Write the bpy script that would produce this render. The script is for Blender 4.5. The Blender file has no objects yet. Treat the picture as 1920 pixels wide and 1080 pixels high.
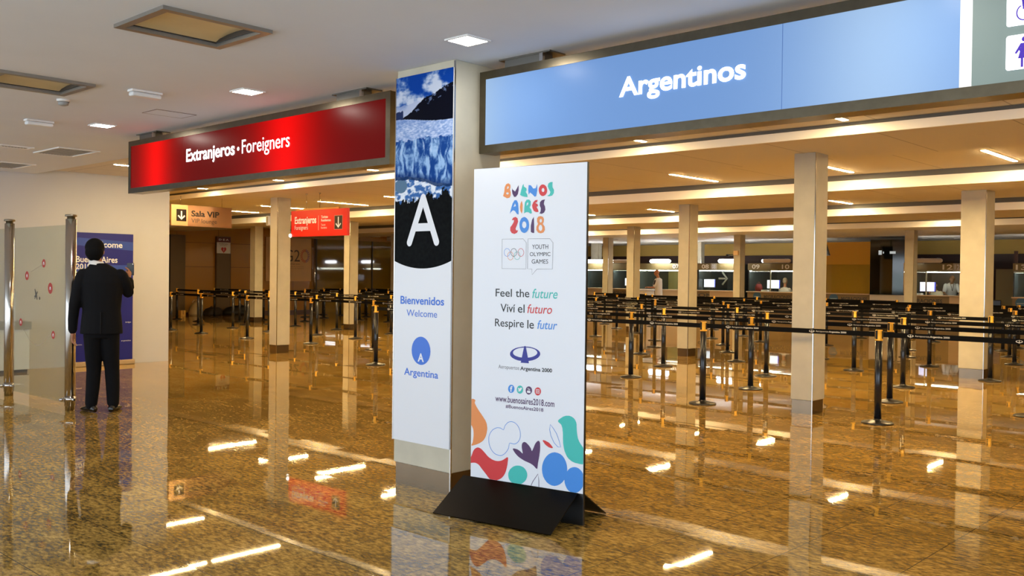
import bpy, bmesh, math, random
from mathutils import Vector, Matrix, noise as mnoise

# ---------------------------------------------------------------- camera, world, exposure
S = bpy.context.scene
COL = S.collection
random.seed(4)
H = 1.52                                    # eye height, metres; X runs along the signs, Y into the hall
YAW, PITCH, ROLL = math.radians(42.93), math.radians(-.7255), math.radians(-.7105)
_f = Vector((-math.sin(YAW)*math.cos(PITCH), math.cos(YAW)*math.cos(PITCH), math.sin(PITCH)))
_r = Vector((math.cos(YAW), math.sin(YAW), 0)); _d = _f.cross(_r) * 1.0
_d = -(_r.cross(_f))
_c, _s = math.cos(ROLL), math.sin(ROLL)
_r2, _d2 = _r*_c + _d*_s, -_r*_s + _d*_c
cam = bpy.data.objects.new('camera', bpy.data.cameras.new('camera'))
COL.objects.link(cam)
cam.matrix_world = Matrix(((_r2.x, -_d2.x, -_f.x, 0), (_r2.y, -_d2.y, -_f.y, 0), (_r2.z, -_d2.z, -_f.z, H), (0, 0, 0, 1)))
cam.data.sensor_width = 36.0
cam.data.lens = 1750.0/1920*36
cam.data.clip_end = 200
S.camera = cam
S.view_settings.view_transform = 'Standard'
S.view_settings.look = 'None'
S.view_settings.gamma = 1.0
S.view_settings.use_curve_mapping = False
S.view_settings.exposure = 0.6
world = bpy.data.worlds.new('daylight'); S.world = world
world.use_nodes = True
world.node_tree.nodes['Background'].inputs[0].default_value = (0.80, 0.90, 1.0, 1)   # daylight through the open entrance side
world.node_tree.nodes['Background'].inputs[1].default_value = 2.38
STRIP_L = 250.0                              # radiance of the hall strip lights
WARM = (1.0, 0.71, 0.33)
SQUARE_L, BOOTH_L, DOWN_L = 60.0, 17.0, 560.0

# ---------------------------------------------------------------- helpers
def lin(c):
    return tuple(((v/255)/12.92 if v/255 <= .04045 else ((v/255+.055)/1.055)**2.4) for v in c)

MATS = {}
def mat(name, c=(128, 128, 128), rough=.5, metal=0., emit=0., ecol=None, var=0., vscale=6., spec=.5, alpha=1., trans=0., bump=0., coat=0., stretch=None):
    if name in MATS: return MATS[name]
    m = bpy.data.materials.new(name); m.use_nodes = True
    nt = m.node_tree; b = nt.nodes['Principled BSDF']
    col = (*lin(c), 1)
    b.inputs['Base Color'].default_value = col
    b.inputs['Roughness'].default_value = rough
    b.inputs['Metallic'].default_value = metal
    b.inputs['Specular IOR Level'].default_value = spec
    b.inputs['Coat Weight'].default_value = coat
    b.inputs['Transmission Weight'].default_value = trans
    b.inputs['Alpha'].default_value = alpha
    if emit:
        b.inputs['Emission Color'].default_value = (*(ecol or lin(c)), 1)
        b.inputs['Emission Strength'].default_value = emit
    if var or bump:
        tc = nt.nodes.new('ShaderNodeTexCoord'); n = nt.nodes.new('ShaderNodeTexNoise')
        n.inputs['Scale'].default_value = vscale; n.inputs['Detail'].default_value = 5
        if stretch:
            mp = nt.nodes.new('ShaderNodeMapping'); mp.inputs['Scale'].default_value = stretch
            nt.links.new(tc.outputs['Object'], mp.inputs[0]); nt.links.new(mp.outputs[0], n.inputs['Vector'])
        else:
            nt.links.new(tc.outputs['Object'], n.inputs['Vector'])
        if var:
            r = nt.nodes.new('ShaderNodeMapRange'); r.inputs['From Min'].default_value = .3; r.inputs['From Max'].default_value = .7
            r.inputs['To Min'].default_value = 1-var; r.inputs['To Max'].default_value = 1+var
            mx = nt.nodes.new('ShaderNodeVectorMath'); mx.operation = 'SCALE'
            mx.inputs[0].default_value = col[:3]
            nt.links.new(n.outputs['Fac'], r.inputs['Value']); nt.links.new(r.outputs[0], mx.inputs['Scale'])
            nt.links.new(mx.outputs[0], b.inputs['Base Color'])
        if bump:
            bp = nt.nodes.new('ShaderNodeBump'); bp.inputs['Strength'].default_value = bump; bp.inputs['Distance'].default_value = .01
            nt.links.new(n.outputs['Fac'], bp.inputs['Height']); nt.links.new(bp.outputs[0], b.inputs['Normal'])
    MATS[name] = m
    return m

class MB:
    """collects shapes into one mesh"""
    def __init__(s): s.v = []; s.f = []; s.m = []; s.sm = []
    def add(s, vs, fs, mi=0, smooth=False):
        k = len(s.v); s.v += [tuple(v) for v in vs]
        for f in fs: s.f.append([k+i for i in f]); s.m.append(mi); s.sm.append(smooth)
        return s
    def box(s, x0, x1, y0, y1, z0, z1, mi=0, bev=0.):
        if bev <= 0:
            vs = [(x, y, z) for z in (z0, z1) for y in (y0, y1) for x in (x0, x1)]
            return s.add(vs, [(0, 2, 3, 1), (4, 5, 7, 6), (0, 1, 5, 4), (2, 6, 7, 3), (0, 4, 6, 2), (1, 3, 7, 5)], mi)
        bm = bmesh.new(); bmesh.ops.create_cube(bm, size=1)
        for v in bm.verts: v.co = ((x0+x1)/2+v.co.x*(x1-x0), (y0+y1)/2+v.co.y*(y1-y0), (z0+z1)/2+v.co.z*(z1-z0))
        bmesh.ops.bevel(bm, geom=bm.edges[:], offset=bev, segments=2, affect='EDGES', profile=.5)
        return s.bm(bm, mi)
    def bm(s, bm, mi=0, smooth=False):
        bm.verts.index_update()
        s.add([v.co[:] for v in bm.verts], [[v.index for v in f.verts] for f in bm.faces], mi, smooth); bm.free(); return s
    def prism(s, poly, axis, a, b, mi=0):
        """polygon of 2D points extruded along axis from a to b ('y': points are x,z; 'x': y,z; 'z': x,y)"""
        P = {'y': lambda p, t: (p[0], t, p[1]), 'x': lambda p, t: (t, p[0], p[1]), 'z': lambda p, t: (p[0], p[1], t)}[axis]
        n = len(poly); vs = [P(p, a) for p in poly]+[P(p, b) for p in poly]
        fs = [list(range(n))[::-1], list(range(n, 2*n))]+[(i, (i+1) % n, n+(i+1) % n, n+i) for i in range(n)]
        return s.add(vs, fs, mi)
    def lathe(s, prof, n=24, c=(0, 0, 0), mi=0, smooth=True, axis='z'):
        """profile of (radius, height) turned about an axis through c"""
        vs = []; 
        for r, h in prof:
            for k in range(n):
                a = 2*math.pi*k/n; p = (r*math.cos(a), r*math.sin(a), h)
                if axis == 'x': p = (p[2], p[0], p[1])
                if axis == 'y': p = (p[0], p[2], p[1])
                vs.append((c[0]+p[0], c[1]+p[1], c[2]+p[2]))
        fs = [(i*n+k, i*n+(k+1) % n, (i+1)*n+(k+1) % n, (i+1)*n+k) for i in range(len(prof)-1) for k in range(n)]
        s.add(vs, fs, mi, smooth)
        k0 = len(s.v)-len(vs)
        for i in (0, len(prof)-1):
            s.f.append([k0+i*n+k for k in (range(n) if i else range(n-1, -1, -1))]); s.m.append(mi); s.sm.append(False)
        return s
    def loft(s, rings, n=14, mi=0, cap=True):
        """rings: (centre, u vector, v vector) ellipses joined into a skin"""
        vs = []
        for c, u, v in rings:
            c, u, v = Vector(c), Vector(u), Vector(v)
            for k in range(n):
                a = 2*math.pi*k/n; vs.append(c+u*math.cos(a)+v*math.sin(a))
        fs = [(i*n+k, i*n+(k+1) % n, (i+1)*n+(k+1) % n, (i+1)*n+k) for i in range(len(rings)-1) for k in range(n)]
        if cap: fs += [list(range(n))[::-1], [(len(rings)-1)*n+k for k in range(n)]]
        return s.add(vs, fs, mi, True)
    def limb(s, pts, n=12, mi=0):
        """tapering limb through (point, radius) with rounded ends"""
        P = [Vector(p) for p, r in pts]; R = [r for p, r in pts]; rings = []
        for i, p in enumerate(P):
            t = (P[min(i+1, len(P)-1)]-P[max(i-1, 0)]).normalized()
            a = t.cross(Vector((0, 1, 0.01))); a = a.normalized() if a.length > .05 else t.cross(Vector((1, 0, 0))).normalized()
            b = t.cross(a).normalized()
            if i == 0:
                for q, k in ((-.95, .3), (-.7, .7)): rings.append((p+t*q*R[0], a*R[0]*k, b*R[0]*k))
            rings.append((p, a*R[i], b*R[i]))
            if i == len(P)-1:
                for q, k in ((.7, .7), (.95, .3)): rings.append((p+t*q*R[i], a*R[i]*k, b*R[i]*k))
        return s.loft(rings, n, mi)
    def ell(s, c, r, n=16, m=10, mi=0):
        vs = [(c[0], c[1], c[2]-r[2])]
        for i in range(1, m):
            ph = -math.pi/2+math.pi*i/m
            for k in range(n):
                a = 2*math.pi*k/n
                vs.append((c[0]+r[0]*math.cos(ph)*math.cos(a), c[1]+r[1]*math.cos(ph)*math.sin(a), c[2]+r[2]*math.sin(ph)))
        vs.append((c[0], c[1], c[2]+r[2])); L = len(vs)-1
        fs = [(0, 1+(k+1) % n, 1+k) for k in range(n)]
        fs += [(1+i*n+k, 1+i*n+(k+1) % n, 1+(i+1)*n+(k+1) % n, 1+(i+1)*n+k) for i in range(m-2) for k in range(n)]
        fs += [(L, 1+(m-2)*n+k, 1+(m-2)*n+(k+1) % n) for k in range(n)]
        return s.add(vs, fs, mi, True)
    def flat(s, poly, y, mi=0):
        """polygon in the x,z plane facing -y"""
        a = sum(poly[i-1][0]*poly[i][1]-poly[i][0]*poly[i-1][1] for i in range(len(poly)))
        if a < 0: poly = poly[::-1]
        return s.add([(p[0], y, p[1]) for p in poly], [list(range(len(poly)))], mi)
    def stroke(s, pts, w, y, mi=0, closed=False):
        """line of width w along pts in the x,z plane"""
        n = len(pts); L = []; R = []
        for i in range(n):
            a = Vector(pts[i-1] if (i or closed) else pts[0]); b = Vector(pts[(i+1) % n] if (i < n-1 or closed) else pts[-1])
            t = (b-a); t = t.normalized() if t.length > 1e-9 else Vector((1, 0)); nn = Vector((-t.y, t.x))*w/2
            L.append(Vector(pts[i])+nn); R.append(Vector(pts[i])-nn)
        vs = [(p.x, y, p.y) for p in L]+[(p.x, y, p.y) for p in R]
        return s.add(vs, [(i, n+i, n+(i+1) % n, (i+1) % n) for i in range(n if closed else n-1)], mi)
    def text(s, txt, x0, x1, z0, z1, y, mi=0, bold=0., shear=0.):
        """writing fitted into x0..x1, z0..z1, facing -y"""
        vs, fs = text2d(txt, bold, shear)
        return s.add([(x0+(x1-x0)*v[0], y, z0+(z1-z0)*v[1]) for v in vs], fs, mi)
    def shape(s, polys, y, mi=0):
        vs, fs = fill2d(polys)
        return s.add([(v[0], y, v[1]) for v in vs], fs, mi)
    def build(s, name, mats, parent=None, loc=None, rz=0.):
        me = bpy.data.meshes.new(name)
        me.from_pydata(s.v, [], s.f)
        if not isinstance(mats, (list, tuple)): mats = [mats]
        for m in mats: me.materials.append(m)
        me.polygons.foreach_set('material_index', s.m); me.polygons.foreach_set('use_smooth', s.sm)
        me.update()
        o = bpy.data.objects.new(name, me); COL.objects.link(o)
        if parent: o.parent = parent
        if loc: o.location = loc
        o.rotation_euler.z = rz
        return o

def _curve_mesh(cu):
    o = bpy.data.objects.new('writing', cu); COL.objects.link(o)
    dg = bpy.context.evaluated_depsgraph_get(); dg.update()
    me = o.evaluated_get(dg).to_mesh()
    vs = [v.co[:2] for v in me.vertices]; fs = []
    for p in me.polygons:
        f = list(p.vertices)
        if p.normal.z < 0: f = f[::-1]
        fs.append(f)
    o.evaluated_get(dg).to_mesh_clear()
    bpy.data.objects.remove(o); bpy.data.curves.remove(cu)
    return vs, fs
_TX = {}
def text2d(txt, bold=0., shear=0.):
    k = (txt, bold, shear)
    if k not in _TX:
        cu = bpy.data.curves.new('writing', 'FONT'); cu.body = txt; cu.offset = bold; cu.shear = shear; cu.resolution_u = 4
        vs, fs = _curve_mesh(cu)
        xs = [v[0] for v in vs]; ys = [v[1] for v in vs]
        x0, x1, y0, y1 = min(xs), max(xs), min(ys), max(ys)
        _TX[k] = ([((v[0]-x0)/(x1-x0), (v[1]-y0)/(y1-y0)) for v in vs], fs)
    return _TX[k]
def fill2d(polys):
    cu = bpy.data.curves.new('writing', 'CURVE'); cu.dimensions = '2D'; cu.fill_mode = 'BOTH'
    for p in polys:
        sp = cu.splines.new('POLY'); sp.points.add(len(p)-1); sp.use_cyclic_u = True
        for q, c in zip(sp.points, p): q.co = (c[0], c[1], 0, 1)
    return _curve_mesh(cu)

def thing(name, label, cat, loc=(0, 0, 0), rz=0., group=None):
    o = bpy.data.objects.new(name, None); COL.objects.link(o)
    o.empty_display_size = .1
    o.location = loc; o.rotation_euler.z = rz
    return tag(o, label, cat, group)
def tag(o, label, cat, group=None):
    o['label'] = label; o['category'] = cat; o['kind'] = 'thing'
    if group: o['group'] = group
    return o
def structure(mb, name, m):
    o = mb.build(name, m); o['kind'] = 'structure'; return o
def dup(root, loc, rz=0., label=None):
    r = root.copy(); COL.objects.link(r); r.location = loc; r.rotation_euler.z = rz
    if label: r['label'] = label
    for ch in list(root.children):
        c = ch.copy(); COL.objects.link(c); c.parent = r
        for g in ch.children:
            d = g.copy(); COL.objects.link(d); d.parent = c
    return r
def circle(cx, cz, r, n=28, rz=None):
    return [(cx+r*math.cos(2*math.pi*k/n), cz+(rz or r)*math.sin(2*math.pi*k/n)) for k in range(n)]
def rrect(x0, x1, z0, z1, r, n=5):
    P = []
    for cx, cz, a0 in ((x1-r, z1-r, 0), (x0+r, z1-r, 90), (x0+r, z0+r, 180), (x1-r, z0+r, 270)):
        for k in range(n+1):
            a = math.radians(a0+90*k/n); P.append((cx+r*math.cos(a), cz+r*math.sin(a)))
    return P
ORD = 'first second third fourth fifth sixth seventh eighth ninth tenth eleventh twelfth thirteenth fourteenth fifteenth sixteenth seventeenth eighteenth nineteenth twentieth'.split()

# print outlines on the standee, metres in board coordinates
SB_DECO = {'orange': [(0.003,0.704),(0.007,0.709),(0.023,0.708),(0.033,0.703),(0.035,0.699),(0.031,0.692),(0.029,0.685),(0.032,0.678),(0.037,0.67),(0.042,0.662),(0.05,0.652),(0.059,0.641),(0.068,0.63),(0.078,0.62),(0.088,0.609),(0.097,0.599),(0.107,0.587),(0.116,0.576),(0.123,0.564),(0.128,0.552),(0.13,0.54),(0.132,0.527),(0.131,0.513),(0.128,0.497),(0.124,0.482),(0.119,0.469),(0.112,0.457),(0.104,0.446),(0.094,0.437),(0.082,0.429),(0.071,0.422),(0.06,0.417),(0.049,0.412),(0.038,0.408),(0.026,0.404),(0.014,0.4),(0.007,0.4),(0.007,0.405),(0.012,0.413),(0.017,0.423),(0.019,0.436),(0.021,0.45),(0.023,0.465),(0.023,0.479),(0.022,0.493),(0.02,0.506),(0.016,0.516),(0.012,0.524),(0.007,0.532),(0.003,0.533)],'red': [(0.003,0.323),(0.009,0.333),(0.014,0.346),(0.018,0.358),(0.024,0.369),(0.032,0.379),(0.041,0.386),(0.051,0.391),(0.06,0.393),(0.07,0.392),(0.08,0.389),(0.091,0.383),(0.102,0.375),(0.113,0.366),(0.124,0.357),(0.135,0.347),(0.147,0.339),(0.16,0.333),(0.174,0.327),(0.188,0.324),(0.2,0.322),(0.212,0.322),(0.224,0.323),(0.237,0.326),(0.249,0.33),(0.261,0.336),(0.273,0.344),(0.286,0.353),(0.295,0.356),(0.298,0.35),(0.297,0.337),(0.295,0.323),(0.294,0.311),(0.291,0.298),(0.288,0.285),(0.284,0.272),(0.28,0.259),(0.274,0.247),(0.267,0.236),(0.259,0.226),(0.25,0.217),(0.24,0.21),(0.229,0.204),(0.218,0.199),(0.212,0.197),(0.161,0.197),(0.154,0.2),(0.144,0.208),(0.134,0.218),(0.124,0.228),(0.114,0.237),(0.104,0.246),(0.094,0.255),(0.085,0.264),(0.075,0.274),(0.065,0.282),(0.054,0.286),(0.043,0.289),(0.031,0.289),(0.017,0.287),(0.003,0.284)],'purple': [(0.333,0.412),(0.334,0.416),(0.34,0.418),(0.347,0.418),(0.355,0.417),(0.363,0.416),(0.371,0.414),(0.378,0.411),(0.385,0.408),(0.391,0.404),(0.398,0.399),(0.405,0.394),(0.409,0.393),(0.408,0.401),(0.405,0.413),(0.402,0.425),(0.401,0.435),(0.401,0.444),(0.402,0.452),(0.405,0.458),(0.409,0.463),(0.414,0.466),(0.418,0.468),(0.423,0.468),(0.429,0.467),(0.437,0.463),(0.445,0.457),(0.453,0.451),(0.459,0.445),(0.464,0.439),(0.469,0.433),(0.472,0.426),(0.475,0.419),(0.478,0.417),(0.482,0.423),(0.487,0.434),(0.492,0.445),(0.496,0.455),(0.501,0.465),(0.507,0.473),(0.513,0.48),(0.52,0.485),(0.526,0.487),(0.53,0.486),(0.533,0.482),(0.536,0.476),(0.537,0.467),(0.538,0.454),(0.538,0.44),(0.537,0.426),(0.535,0.41),(0.533,0.394),(0.53,0.378),(0.527,0.362),(0.524,0.347),(0.522,0.332),(0.52,0.317),(0.517,0.308),(0.51,0.31),(0.502,0.317),(0.493,0.324),(0.485,0.329),(0.476,0.333),(0.466,0.337),(0.455,0.34),(0.443,0.343),(0.431,0.346),(0.418,0.35),(0.404,0.356),(0.392,0.361),(0.38,0.367),(0.37,0.373),(0.36,0.381),(0.349,0.391),(0.339,0.403)],'red2': [(0.556,0.494),(0.563,0.495),(0.575,0.493),(0.586,0.489),(0.596,0.486),(0.605,0.481),(0.613,0.475),(0.621,0.467),(0.629,0.459),(0.631,0.453),(0.625,0.451),(0.613,0.452),(0.602,0.454),(0.593,0.458),(0.584,0.463),(0.575,0.469),(0.567,0.477),(0.558,0.487)],'teal': [(0.665,0.624),(0.669,0.632),(0.679,0.64),(0.689,0.647),(0.699,0.654),(0.711,0.659),(0.722,0.663),(0.734,0.664),(0.745,0.665),(0.755,0.663),(0.765,0.66),(0.774,0.655),(0.781,0.65),(0.787,0.643),(0.792,0.635),(0.796,0.625),(0.798,0.615),(0.798,0.603),(0.799,0.591),(0.8,0.576),(0.802,0.561),(0.805,0.547),(0.808,0.534),(0.813,0.523),(0.82,0.51),(0.831,0.496),(0.843,0.482),(0.847,0.475),(0.847,0.379),(0.842,0.376),(0.824,0.376),(0.807,0.378),(0.793,0.379),(0.78,0.382),(0.767,0.386),(0.755,0.393),(0.743,0.401),(0.733,0.411),(0.726,0.422),(0.72,0.434),(0.714,0.447),(0.71,0.461),(0.707,0.476),(0.704,0.491),(0.703,0.508),(0.702,0.526),(0.702,0.542),(0.701,0.557),(0.699,0.569),(0.698,0.581),(0.695,0.59),(0.692,0.598),(0.688,0.605),(0.679,0.612),(0.669,0.618)],'teal2': [(0.445,0.261),(0.443,0.247),(0.438,0.233),(0.43,0.221),(0.418,0.21),(0.405,0.201),(0.396,0.197),(0.33,0.197),(0.328,0.198),(0.316,0.206),(0.307,0.216),(0.302,0.229),(0.3,0.242),(0.301,0.256),(0.307,0.27),(0.315,0.282),(0.327,0.293),(0.34,0.302),(0.356,0.309),(0.372,0.312),(0.388,0.313),(0.403,0.31),(0.417,0.305),(0.429,0.296),(0.437,0.286),(0.443,0.274)],'blue': [(0.736,0.334),(0.734,0.311),(0.728,0.288),(0.717,0.267),(0.703,0.249),(0.686,0.234),(0.667,0.224),(0.647,0.218),(0.627,0.218),(0.607,0.224),(0.589,0.234),(0.575,0.249),(0.563,0.267),(0.556,0.289),(0.553,0.312),(0.555,0.335),(0.562,0.359),(0.573,0.38),(0.587,0.398),(0.604,0.413),(0.624,0.423),(0.644,0.428),(0.664,0.427),(0.684,0.422),(0.701,0.412),(0.715,0.397),(0.726,0.378),(0.733,0.357)],'blue2': [(0.847,0.242),(0.841,0.231),(0.831,0.217),(0.818,0.206),(0.803,0.198),(0.799,0.197),(0.76,0.197),(0.758,0.198),(0.744,0.205),(0.733,0.217),(0.725,0.231),(0.719,0.247),(0.717,0.265),(0.719,0.283),(0.724,0.3),(0.732,0.316),(0.743,0.331),(0.756,0.342),(0.77,0.349),(0.786,0.353),(0.801,0.353),(0.816,0.349),(0.829,0.341),(0.84,0.33),(0.847,0.318)]}
SB_OUTL = {'blue_cloud': [(0.26,0.529),(0.25,0.532),(0.237,0.538),(0.224,0.539),(0.209,0.538),(0.193,0.531),(0.177,0.522),(0.165,0.51),(0.155,0.496),(0.148,0.481),(0.145,0.464),(0.145,0.446),(0.148,0.427),(0.155,0.409),(0.165,0.392),(0.177,0.379),(0.191,0.369),(0.207,0.363),(0.224,0.36),(0.238,0.36),(0.252,0.364),(0.267,0.373),(0.28,0.385),(0.291,0.399),(0.3,0.414),(0.303,0.432),(0.307,0.447),(0.316,0.449),(0.327,0.447),(0.339,0.446),(0.351,0.448),(0.363,0.455),(0.374,0.465),(0.382,0.477),(0.387,0.49),(0.39,0.504),(0.389,0.52),(0.385,0.538),(0.377,0.555),(0.366,0.569),(0.353,0.579),(0.337,0.586),(0.321,0.588),(0.307,0.586),(0.293,0.58),(0.28,0.568),(0.269,0.554),(0.265,0.54)],'dark_leaf': [(0.474,0.197),(0.487,0.225),(0.525,0.278),(0.531,0.237),(0.532,0.198)],'blue_leaf': [(0.61,0.598),(0.634,0.574),(0.657,0.544),(0.676,0.501),(0.687,0.465),(0.666,0.464),(0.639,0.487),(0.616,0.527),(0.606,0.565)],'box': [(0.231,1.758),(0.392,1.758),(0.416,1.733),(0.415,1.567),(0.232,1.568)],'bubble': [(0.428,1.758),(0.589,1.757),(0.613,1.731),(0.611,1.567),(0.497,1.566),(0.462,1.531),(0.46,1.566),(0.427,1.568)]}
SB_LETTERS = [('o',[[(0.234,2.035),(0.243,2.062),(0.246,2.092),(0.256,2.11),(0.274,2.116),(0.289,2.105),(0.291,2.09),(0.286,2.075),(0.293,2.057),(0.292,2.036),(0.283,2.023),(0.265,2.02),(0.249,2.028)],[(0.263,2.082),(0.267,2.096),(0.277,2.095),(0.277,2.087),(0.268,2.079)],[(0.256,2.055),(0.268,2.059),(0.279,2.053),(0.273,2.044),(0.261,2.046)]]),('p',[[(0.304,2.083),(0.307,2.074),(0.326,2.061),(0.34,2.082),(0.352,2.101),(0.353,2.069),(0.347,2.043),(0.333,2.027),(0.319,2.027),(0.306,2.047),(0.302,2.068)]]),('t',[[(0.364,2.039),(0.372,2.068),(0.382,2.098),(0.39,2.107),(0.392,2.09),(0.411,2.079),(0.414,2.067),(0.406,2.055),(0.418,2.04),(0.421,2.022),(0.397,2.025),(0.376,2.031)]]),('b',[[(0.428,2.098),(0.445,2.095),(0.463,2.074),(0.481,2.076),(0.491,2.102),(0.493,2.064),(0.485,2.026),(0.474,2.022),(0.457,2.038),(0.439,2.051),(0.429,2.037),(0.425,2.066)]]),('r',[[(0.565,2.06),(0.564,2.048),(0.559,2.038),(0.553,2.031),(0.544,2.026),(0.535,2.024),(0.525,2.026),(0.516,2.032),(0.509,2.04),(0.505,2.051),(0.503,2.062),(0.504,2.073),(0.509,2.083),(0.515,2.091),(0.524,2.096),(0.534,2.097),(0.543,2.095),(0.552,2.089),(0.559,2.081),(0.563,2.071)],[(0.545,2.061),(0.544,2.055),(0.54,2.05),(0.535,2.049),(0.53,2.051),(0.526,2.056),(0.524,2.062),(0.526,2.069),(0.529,2.073),(0.535,2.075),(0.54,2.073),(0.544,2.068)]]),('t',[[(0.604,2.11),(0.603,2.091),(0.604,2.077),(0.615,2.059),(0.614,2.041),(0.602,2.025),(0.581,2.021),(0.566,2.024),(0.584,2.034),(0.589,2.048),(0.577,2.066),(0.569,2.084),(0.573,2.101),(0.587,2.109)]]),('b',[[(0.288,1.92),(0.298,1.957),(0.309,1.987),(0.323,2.006),(0.339,2.005),(0.35,1.986),(0.354,1.95),(0.355,1.914),(0.342,1.917),(0.327,1.936),(0.313,1.942),(0.299,1.933)],[(0.315,1.963),(0.327,1.986),(0.334,1.968)]]),('o',[[(0.378,2.0),(0.385,1.973),(0.384,1.937),(0.379,1.918),(0.368,1.937),(0.364,1.961),(0.369,1.985)]]),('t',[[(0.397,1.919),(0.397,1.954),(0.401,1.99),(0.415,2.006),(0.433,2.006),(0.445,1.994),(0.445,1.971),(0.437,1.956),(0.45,1.941),(0.455,1.92),(0.445,1.916),(0.427,1.927),(0.411,1.927)],[(0.414,1.966),(0.415,1.984),(0.426,1.989),(0.427,1.977)]]),('r',[[(0.496,2.002),(0.492,1.987),(0.478,1.984),(0.496,1.975),(0.5,1.963),(0.489,1.958),(0.5,1.94),(0.504,1.926),(0.486,1.925),(0.469,1.933),(0.458,1.953),(0.456,1.97),(0.464,1.988),(0.478,2.0)]]),('p',[[(0.551,2.003),(0.544,1.988),(0.542,1.974),(0.551,1.959),(0.554,1.938),(0.545,1.921),(0.528,1.913),(0.511,1.916),(0.519,1.93),(0.521,1.948),(0.512,1.966),(0.513,1.986),(0.527,1.999)]]),('r',[[(0.303,1.879),(0.314,1.894),(0.332,1.899),(0.347,1.89),(0.352,1.869),(0.343,1.845),(0.333,1.825),(0.336,1.813),(0.353,1.812),(0.344,1.797),(0.325,1.79),(0.304,1.796),(0.292,1.813),(0.293,1.834),(0.307,1.849),(0.319,1.867),(0.321,1.879)]]),('b',[[(0.435,1.845),(0.434,1.83),(0.429,1.816),(0.421,1.805),(0.411,1.798),(0.399,1.795),(0.388,1.798),(0.377,1.805),(0.369,1.817),(0.364,1.831),(0.362,1.847),(0.363,1.862),(0.368,1.876),(0.376,1.888),(0.386,1.894),(0.398,1.897),(0.409,1.894),(0.419,1.886),(0.428,1.875),(0.433,1.861)],[(0.415,1.847),(0.413,1.836),(0.407,1.828),(0.399,1.825),(0.391,1.828),(0.384,1.837),(0.382,1.848),(0.384,1.859),(0.39,1.867),(0.398,1.869),(0.406,1.866),(0.412,1.858)]]),('p',[[(0.469,1.896),(0.472,1.846),(0.474,1.794),(0.46,1.795),(0.448,1.802),(0.448,1.84),(0.456,1.876)]]),('o',[[(0.494,1.887),(0.504,1.897),(0.521,1.899),(0.537,1.894),(0.544,1.88),(0.543,1.862),(0.536,1.85),(0.55,1.833),(0.552,1.812),(0.542,1.796),(0.523,1.791),(0.502,1.796),(0.489,1.813),(0.49,1.834),(0.501,1.851),(0.494,1.866)],[(0.53,1.87),(0.528,1.863),(0.524,1.859),(0.518,1.859),(0.514,1.863),(0.512,1.87),(0.514,1.877),(0.518,1.881),(0.524,1.881),(0.528,1.877)],[(0.533,1.825),(0.532,1.816),(0.527,1.808),(0.52,1.806),(0.513,1.809),(0.508,1.816),(0.506,1.826),(0.508,1.835),(0.512,1.842),(0.519,1.845),(0.526,1.842),(0.531,1.835)]])]
SB_RINGS = [('b',[(0.293,1.672),(0.292,1.665),(0.29,1.659),(0.286,1.654),(0.282,1.65),(0.276,1.648),(0.271,1.647),(0.265,1.648),(0.259,1.65),(0.255,1.654),(0.251,1.659),(0.249,1.666),(0.248,1.672),(0.248,1.679),(0.25,1.685),(0.254,1.69),(0.259,1.694),(0.264,1.697),(0.27,1.697),(0.276,1.696),(0.281,1.694),(0.286,1.69),(0.289,1.685),(0.292,1.679)]),('o',[(0.319,1.65),(0.318,1.643),(0.316,1.637),(0.313,1.632),(0.308,1.628),(0.303,1.625),(0.297,1.624),(0.291,1.625),(0.286,1.628),(0.281,1.632),(0.277,1.637),(0.275,1.643),(0.274,1.65),(0.275,1.656),(0.277,1.662),(0.28,1.668),(0.285,1.672),(0.29,1.674),(0.296,1.675),(0.302,1.674),(0.307,1.672),(0.312,1.668),(0.316,1.662),(0.318,1.656)]),('k',[(0.344,1.672),(0.344,1.665),(0.341,1.659),(0.338,1.654),(0.333,1.65),(0.328,1.648),(0.322,1.647),(0.317,1.648),(0.311,1.65),(0.307,1.654),(0.303,1.659),(0.301,1.665),(0.3,1.672),(0.3,1.678),(0.303,1.685),(0.306,1.69),(0.311,1.694),(0.316,1.696),(0.322,1.697),(0.327,1.696),(0.333,1.694),(0.337,1.69),(0.341,1.684),(0.343,1.678)]),('t',[(0.37,1.651),(0.37,1.644),(0.367,1.638),(0.364,1.633),(0.359,1.629),(0.354,1.627),(0.348,1.626),(0.343,1.627),(0.337,1.629),(0.333,1.633),(0.329,1.638),(0.327,1.644),(0.326,1.651),(0.327,1.657),(0.329,1.663),(0.332,1.669),(0.337,1.673),(0.342,1.675),(0.348,1.676),(0.353,1.675),(0.359,1.673),(0.363,1.669),(0.367,1.663),(0.369,1.657)]),('r',[(0.398,1.672),(0.397,1.665),(0.395,1.659),(0.391,1.654),(0.387,1.65),(0.382,1.647),(0.376,1.647),(0.37,1.647),(0.365,1.65),(0.36,1.654),(0.357,1.659),(0.354,1.665),(0.353,1.672),(0.354,1.678),(0.356,1.684),(0.36,1.689),(0.364,1.693),(0.369,1.696),(0.375,1.697),(0.381,1.696),(0.386,1.693),(0.391,1.689),(0.394,1.684),(0.397,1.678)])]
SB_T = {'YOUTH': (0.46,0.578,1.693,1.721),'OLYMPIC': (0.443,0.595,1.648,1.673),'GAMES': (0.458,0.579,1.601,1.628),'Feel the': (0.185,0.443,1.387,1.438),'future': (0.465,0.651,1.383,1.443),'Viví el': (0.225,0.409,1.288,1.341),'futuro': (0.43,0.612,1.287,1.344),'Respire le': (0.183,0.48,1.178,1.244),'futur': (0.506,0.651,1.19,1.246),'Aeropuertos': (0.214,0.374,0.915,0.948),'Argentina 2000': (0.382,0.618,0.915,0.947),'www': (0.193,0.638,0.708,0.749),'#': (0.274,0.558,0.67,0.695)}
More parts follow.
